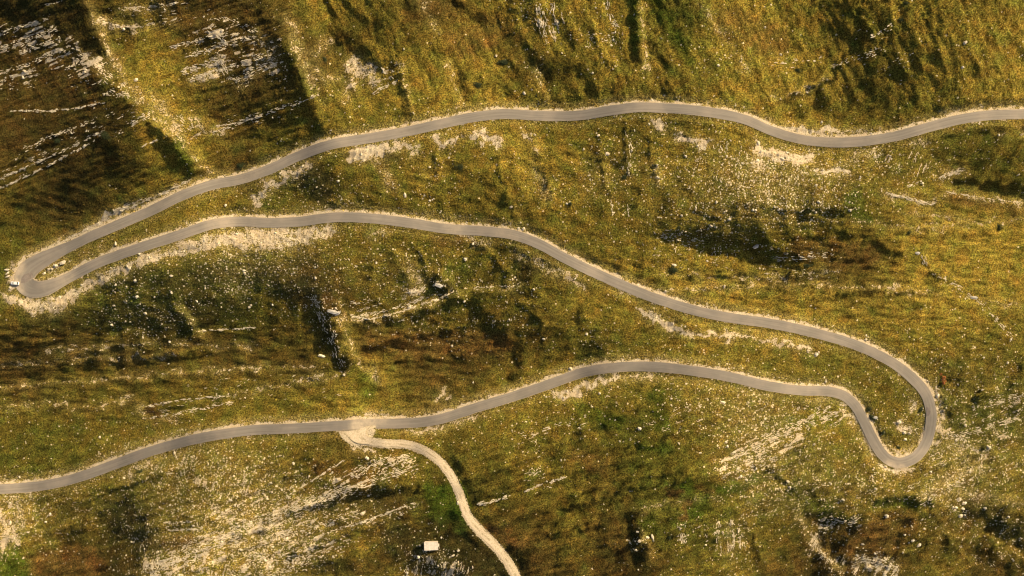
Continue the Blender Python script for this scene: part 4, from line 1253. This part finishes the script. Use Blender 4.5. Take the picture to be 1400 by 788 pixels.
# ------------------------------------------------------------------ shrubs
def shrub(px_, py_, rx, ry, hgt, label, leaf=m_leaf, n=520, group=None, arc=None, rot=0, size=.16):
    base = gp(px_, py_)
    root = empty("shrub", base, 0)
    tag(root, label, "shrub", group)
    rr = random.Random(int(px_ * 7 + py_))
    V, F = [], []
    lobes = [(rr.uniform(-.45, .45) * rx, rr.uniform(-.4, .4) * ry, rr.uniform(.45, .75)) for _ in range(6)]
    if arc: lobes = [(((q[0] - px_) * MPP), (py_ - q[1]) * MPP, q[2]) for q in arc]
    for _ in range(n):
        lx, ly, lr = rr.choice(lobes)
        while True:
            d = Vector((rr.uniform(-1, 1), rr.uniform(-1, 1), rr.uniform(0, 1)))
            if .45 < d.length < 1: break
        p = Vector((lx + d.x * lr * rx, ly + d.y * lr * ry, d.z * hgt * rr.uniform(.8, 1.1)))
        nrm = (d + Vector((rr.gauss(0, .5), rr.gauss(0, .5), rr.gauss(.2, .4)))).normalized()
        t = nrm.orthogonal().normalized(); u = nrm.cross(t)
        a = rr.uniform(0, 6.28); t, u = t * math.cos(a) + u * math.sin(a), u * math.cos(a) - t * math.sin(a)
        s = size * rr.uniform(.7, 1.5)
        i = len(V)
        V += [p - t * s, p + u * s * .6, p + t * s, p - u * s * .6]
        F.append((i, i + 1, i + 2, i + 3))
    me = np_mesh("foliage", [v[:] for v in V], F, leaf)
    o = link(bpy.data.objects.new("foliage", me)); o.parent = root
    # stems
    sb = bmesh.new()
    for lx, ly, lr in lobes[:5]:
        tip = Vector((lx, ly, hgt * .6)); b0 = Vector((lx * .3, ly * .3, -.1))
        ax = (tip - b0).normalized(); t = ax.orthogonal().normalized(); u = ax.cross(t)
        r0, r1 = .07, .02
        A = [sb.verts.new(b0 + (t * math.cos(q) + u * math.sin(q)) * r0) for q in (0, 1.57, 3.14, 4.71)]
        B = [sb.verts.new(tip + (t * math.cos(q) + u * math.sin(q)) * r1) for q in (0, 1.57, 3.14, 4.71)]
        for q in range(4): sb.faces.new((A[q], A[(q + 1) % 4], B[(q + 1) % 4], B[q]))
    bm_obj("stem", sb, m_wood, root)
    return root


shrub(689, 86, 4.2, 1.9, .9, "broad flat dark green shrub on the golden slope high above the top road", n=1100)
shrub(651, 117, 3.0, 1.8, .8, "smaller dark shrub between the broad shrub and the top road", n=700)
shrub(627, 229, 3.2, 2.2, .9, "dark green shrub on the grass under the top road's left half", n=700)
shrub(444, 82, 1.8, 2.2, .8, "dark shrub on the sunlit strip left of the pale scar", n=450)
shrub(921, 369, 2.6, 2.4, 1.1, "round dark shrub with a white boulder on its edge right of the middle road", n=800)
shrub(1365, 311, 2.3, 2.4, .9, "upright dark green shrub alone at the far right", n=600)
shrub(1242, 318, 2.7, 1.8, .7, "low brown green shrub left of the rocky seam", n=500)
shrub(1232, 27, 2.8, 1.9, .7, "dark shrub on the upper right slope near the picture's top", n=600)
shrub(1239, 5, 2.4, 1.2, .6, "low dark shrub at the very top of the right slope", n=350)
shrub(1090, 96, 2.4, 1.6, .6, "faint low shrub above the pale verge of the right road dip", n=350)
shrub(1103, 363, 3.2, 1.5, .8, "wide dark shrub under the right end of the shaded ledge", n=600)
shrub(192, 645, 2.4, 1.5, .8, "dark shrub on pale ground just below the left part of the bottom road", n=500)
shrub(331, 226, 2.8, 1.7, .8, "dark shrub beside the top road where it bends left", n=550)
shrub(145, 186, 3.2, 3.0, .9, "round dark shrub among pale rock lines on the upper left slope", n=800)
shrub(80, 192, 3.0, 1.6, .7, "flat dark shrub left of the round shrub on the upper left slope", n=500)
shrub(914, 734, 1.5, 1.6, .8, "small dark shrub right of the white outcrop blocks", n=320)
shrub(853, 243, 1.6, 1.6, .7, "small dark shrub in the stony ground under the top road's middle", n=320)
shrub(780, 279, 1.3, 1.2, .7, "tiny dark shrub above the middle road's right bend", n=240)
shrub(1187, 559, 1.6, 2.0, 1.0, "dark shrub on the steep bank left inside the right hairpin", n=380)
shrub(1191, 570, 1.3, 2.1, .9, "dark shrub just below the first on the bank inside the right hairpin", n=320)
shrub(1206, 591, 1.5, 1.6, .8, "small dark shrub low on the left bank inside the right hairpin", n=300)
shrub(1259, 560, 1.0, 2.2, .9, "narrow dark shrub against the road inside the right hairpin", n=320)
shrub(1228, 612, 1.6, 1.0, .7, "small dark shrub at the bottom inside the right hairpin", n=260)
shrub(1284, 518, 1.6, 1.6, 1.0, "orange brown crescent shrub just outside the right hairpin", m_rustleaf, 620, arc=[(1290, 516, .75), (1290.5, 521, .8), (1286, 512, .7), (1290, 524, .55)])


# ------------------------------------------------------------------ the hut
def hut():
    p = gp(590, 745)
    z = max(gp(590 + dx, 745 + dy).z for dx in (-9, 9) for dy in (-5, 5)) - 1.1
    r = empty("hut", (p.x, p.y, z), R(2.5))
    tag(r, "small hut with a pale flat roof standing left of the gravel track", "hut")
    hx, hy, ht = 3.25, 1.85, 2.15
    t = .25
    b_ = bmesh.new()
    box(b_, -hx, hx, hy - t, hy, -1.2, ht); box(b_, -hx, -hx + t, -hy, hy - t - .002, -1.2, ht); box(b_, hx - t, hx, -hy, hy - t - .002, -1.2, ht)
    for x0, x1, z0, z1 in ((-hx + t, -1.6, -1.2, ht), (-1.6, -.6, -1.2, 0), (-1.6, -.6, 2.05, ht), (-.6, 1.0, -1.2, ht), (1.0, 2.0, -1.2, .9), (1.0, 2.0, 1.8, ht), (2.0, hx - t, -1.2, ht)):
        box(b_, x0, x1, -hy, -hy + t, z0, z1)
    bm_obj("wall", b_, m_plaster, r)
    b_ = bmesh.new(); box(b_, -hx - .2, hx + .2, -hy - .2, hy + .2, ht, ht + .18)
    roof = bm_obj("roof", b_, m_roof, r, bevel=.03)
    for i in range(7):      # standing seams of the sheet roof
        x = -hx + i * (2 * hx / 6)
        b_ = bmesh.new(); box(b_, x - .025, x + .025, -hy - .19, hy + .19, ht + .181, ht + .215)
        bm_obj("seam", b_, m_roof, roof)
    b_ = bmesh.new(); box(b_, hx + .003, hx + .62, -.35, .55, -1.2, ht - .25)
    ext = bm_obj("lean_to", b_, m_plaster, r)
    b_ = bmesh.new(); box(b_, hx + .203, hx + .75, -.45, .65, ht - .25, ht - .12)
    bm_obj("roof", b_, m_roof, ext)
    b_ = bmesh.new(); box(b_, -1.58, -.62, -hy + .08, -hy + .14, 0, 2.03)
    door = bm_obj("door", b_, m_timber, r)
    b_ = bmesh.new(); box(b_, -.78, -.70, -hy + .02, -hy + .077, .98, 1.04)
    bm_obj("handle", b_, m_rim, door)
    b_ = bmesh.new(); box(b_, 1.06, 1.94, -hy + .10, -hy + .12, .96, 1.74)
    win = bm_obj("window", b_, m_glass, r)
    b_ = bmesh.new()
    for x0, x1, z0, z1 in ((1.0, 1.06, .9, 1.8), (1.94, 2.0, .9, 1.8), (1.061, 1.939, .9, .96), (1.061, 1.939, 1.74, 1.8), (1.48, 1.52, .961, 1.739)):
        box(b_, x0, x1, -hy + .06, -hy + .15, z0, z1)
    bm_obj("frame", b_, m_timber, win)


hut()
boulder(574, 746, .7, "small round pale stone just left of the hut", None, 1.1)


# ------------------------------------------------------------------ the car
def car():
    p = gp(21.5, 387.5)
    r = empty("parked_car", (p.x, p.y, p.z + .06), R(180 - 3))
    tag(r, "white hatchback car parked on the outside edge of the left hairpin", "car")
    # body: lofted sections along x (front is +x)
    secs = [(-2.08, .60, .38, .72), (-2.02, .80, .28, .92), (-1.55, .86, .20, 1.00), (-.6, .88, .19, .98), (.4, .88, .19, .96), (1.0, .87, .20, .92), (1.55, .84, .22, .84), (1.95, .74, .28, .72), (2.06, .55, .36, .60)]
    b_ = bmesh.new(); rings = []
    for x, w, z0, z1 in secs:
        prof = [(-w * .92, z0), (-w, z0 + .18), (-w, z1 - .22), (-w * .93, z1 - .04), (-w * .55, z1), (0, z1 + .02), (w * .55, z1), (w * .93, z1 - .04), (w, z1 - .22), (w, z0 + .18), (w * .92, z0)]
        rings.append([b_.verts.new((x, y, z)) for y, z in prof])
    for a_, c_ in zip(rings[:-1], rings[1:]):
        for i in range(len(a_)):
            j = (i + 1) % len(a_)
            b_.faces.new((a_[i], c_[i], c_[j], a_[j]))
    b_.faces.new(rings[0]); b_.faces.new(rings[-1][::-1])
    bmesh.ops.recalc_face_normals(b_, faces=b_.faces[:])
    body = bm_obj("body", b_, m_white, r, smooth=True)
    # cabin: roof panel on pillars, glass between
    lowr = {'fx': .98, 'rx': -1.78, 'w': .80, 'z': .93}; upr = {'fx': .28, 'rx': -1.38, 'w': .60, 'z': 1.43}
    b_ = bmesh.new()
    n = 6
    top = []
    for i in range(n + 1):
        x = upr['rx'] + (upr['fx'] - upr['rx']) * i / n
        zc = 1.47 - .05 * (2 * i / n - 1) ** 2
        top.append([b_.verts.new((x, y * .62, zc - .05 * y * y)) for y in (-1, -.5, 0, .5, 1)])
    for a_, c_ in zip(top[:-1], top[1:]):
        for i in range(4): b_.faces.new((a_[i], c_[i], c_[i + 1], a_[i + 1]))
    bmesh.ops.recalc_face_normals(b_, faces=b_.faces[:])
    ex = bmesh.ops.solidify(b_, geom=b_.faces[:], thickness=.05)
    bm_obj("roof_panel", b_, m_white, r, smooth=False)

    def quad(name, q, mat, th=.02, parent=r):
        bq = bmesh.new(); bq.faces.new([bq.verts.new(v) for v in q])
        bmesh.ops.solidify(bq, geom=bq.faces[:], thickness=th)
        return bm_obj(name, bq, mat, parent)
    L, U = lowr, upr
    quad("windscreen", [(L['fx'], -.74, L['z']), (L['fx'], .74, L['z']), (U['fx'] + .02, .58, 1.38), (U['fx'] + .02, -.58, 1.38)], m_glass)
    quad("rear_window", [(L['rx'], .72, L['z']), (L['rx'], -.72, L['z']), (U['rx'] - .02, -.56, 1.36), (U['rx'] - .02, .56, 1.36)], m_glass)
    for s in (-1, 1):
        quad("side_window", [(.82, s * .80, .94), (-.40, s * .80, .96), (-.40, s * .625, 1.36), (.26, s * .62, 1.36)], m_glass)
        quad("side_window", [(-.48, s * .80, .96), (-1.60, s * .79, .96), (-1.30, s * .61, 1.35), (-.48, s * .625, 1.36)], m_glass)
        for a1, a2 in (((1.0, .79, .92), (.28, .62, 1.40)), ((-.44, .815, .95), (-.44, .64, 1.39)), ((-1.76, .77, .92), (-1.38, .61, 1.38))):
            bq = bmesh.new()
            q0 = Vector((a1[0], s * a1[1], a1[2])); q1 = Vector((a2[0], s * a2[1], a2[2]))
            ax = (q1 - q0).normalized(); t = ax.orthogonal().normalized(); u = ax.cross(t)
            A = [bq.verts.new(q0 + (t * c1 + u * c2) * .045) for c1, c2 in ((1, 1), (-1, 1), (-1, -1), (1, -1))]
            B = [bq.verts.new(q1 + (t * c1 + u * c2) * .04) for c1, c2 in ((1, 1), (-1, 1), (-1, -1), (1, -1))]
            for i in range(4): bq.faces.new((A[i], A[(i + 1) % 4], B[(i + 1) % 4], B[i]))
            bq.faces.new(A[::-1]); bq.faces.new(B)
            bm_obj("pillar", bq, m_white, r)
        # wheels
        for x in (1.28, -1.28):
            bw = bmesh.new()
            bmesh.ops.create_cone(bw, cap_ends=True, segments=20, radius1=.31, radius2=.31, depth=.20, matrix=Matrix.Translation((x, s * .80, .31)) @ Matrix.Rotation(math.pi / 2, 4, 'X'))
            wheel = bm_obj("wheel", bw, m_tyre, r, bevel=.02)
            bw = bmesh.new()
            bmesh.ops.create_cone(bw, cap_ends=True, segments=16, radius1=.19, radius2=.17, depth=.03, matrix=Matrix.Translation((x, s * .915, .31)) @ Matrix.Rotation(math.pi / 2, 4, 'X'))
            bm_obj("rim", bw, m_rim, wheel)
        bq = bmesh.new(); box(bq, 1.90, 2.02, s * .42 if s > 0 else -.70, .70 if s > 0 else -.42, .56, .70); bm_obj("headlight", bq, m_lamp, r, bevel=.02)
        bq = bmesh.new(); box(bq, -2.10, -2.00, s * .48 if s > 0 else -.76, .76 if s > 0 else -.48, .66, .86); bm_obj("tail_light", bq, m_red, r, bevel=.02)
        bq = bmesh.new(); box(bq, .66, .84, .84 if s > 0 else -1.02, 1.02 if s > 0 else -.84, .92, 1.05); bm_obj("mirror", bq, m_white, r, bevel=.03)
    bq = bmesh.new(); box(bq, 2.0, 2.09, -.30, .30, .44, .56); bm_obj("grille", bq, m_black, r)
    bq = bmesh.new(); box(bq, -2.13, -2.07, -.26, .26, .50, .62); bm_obj("number_plate", bq, m_lamp, r)


car()
print("done building")
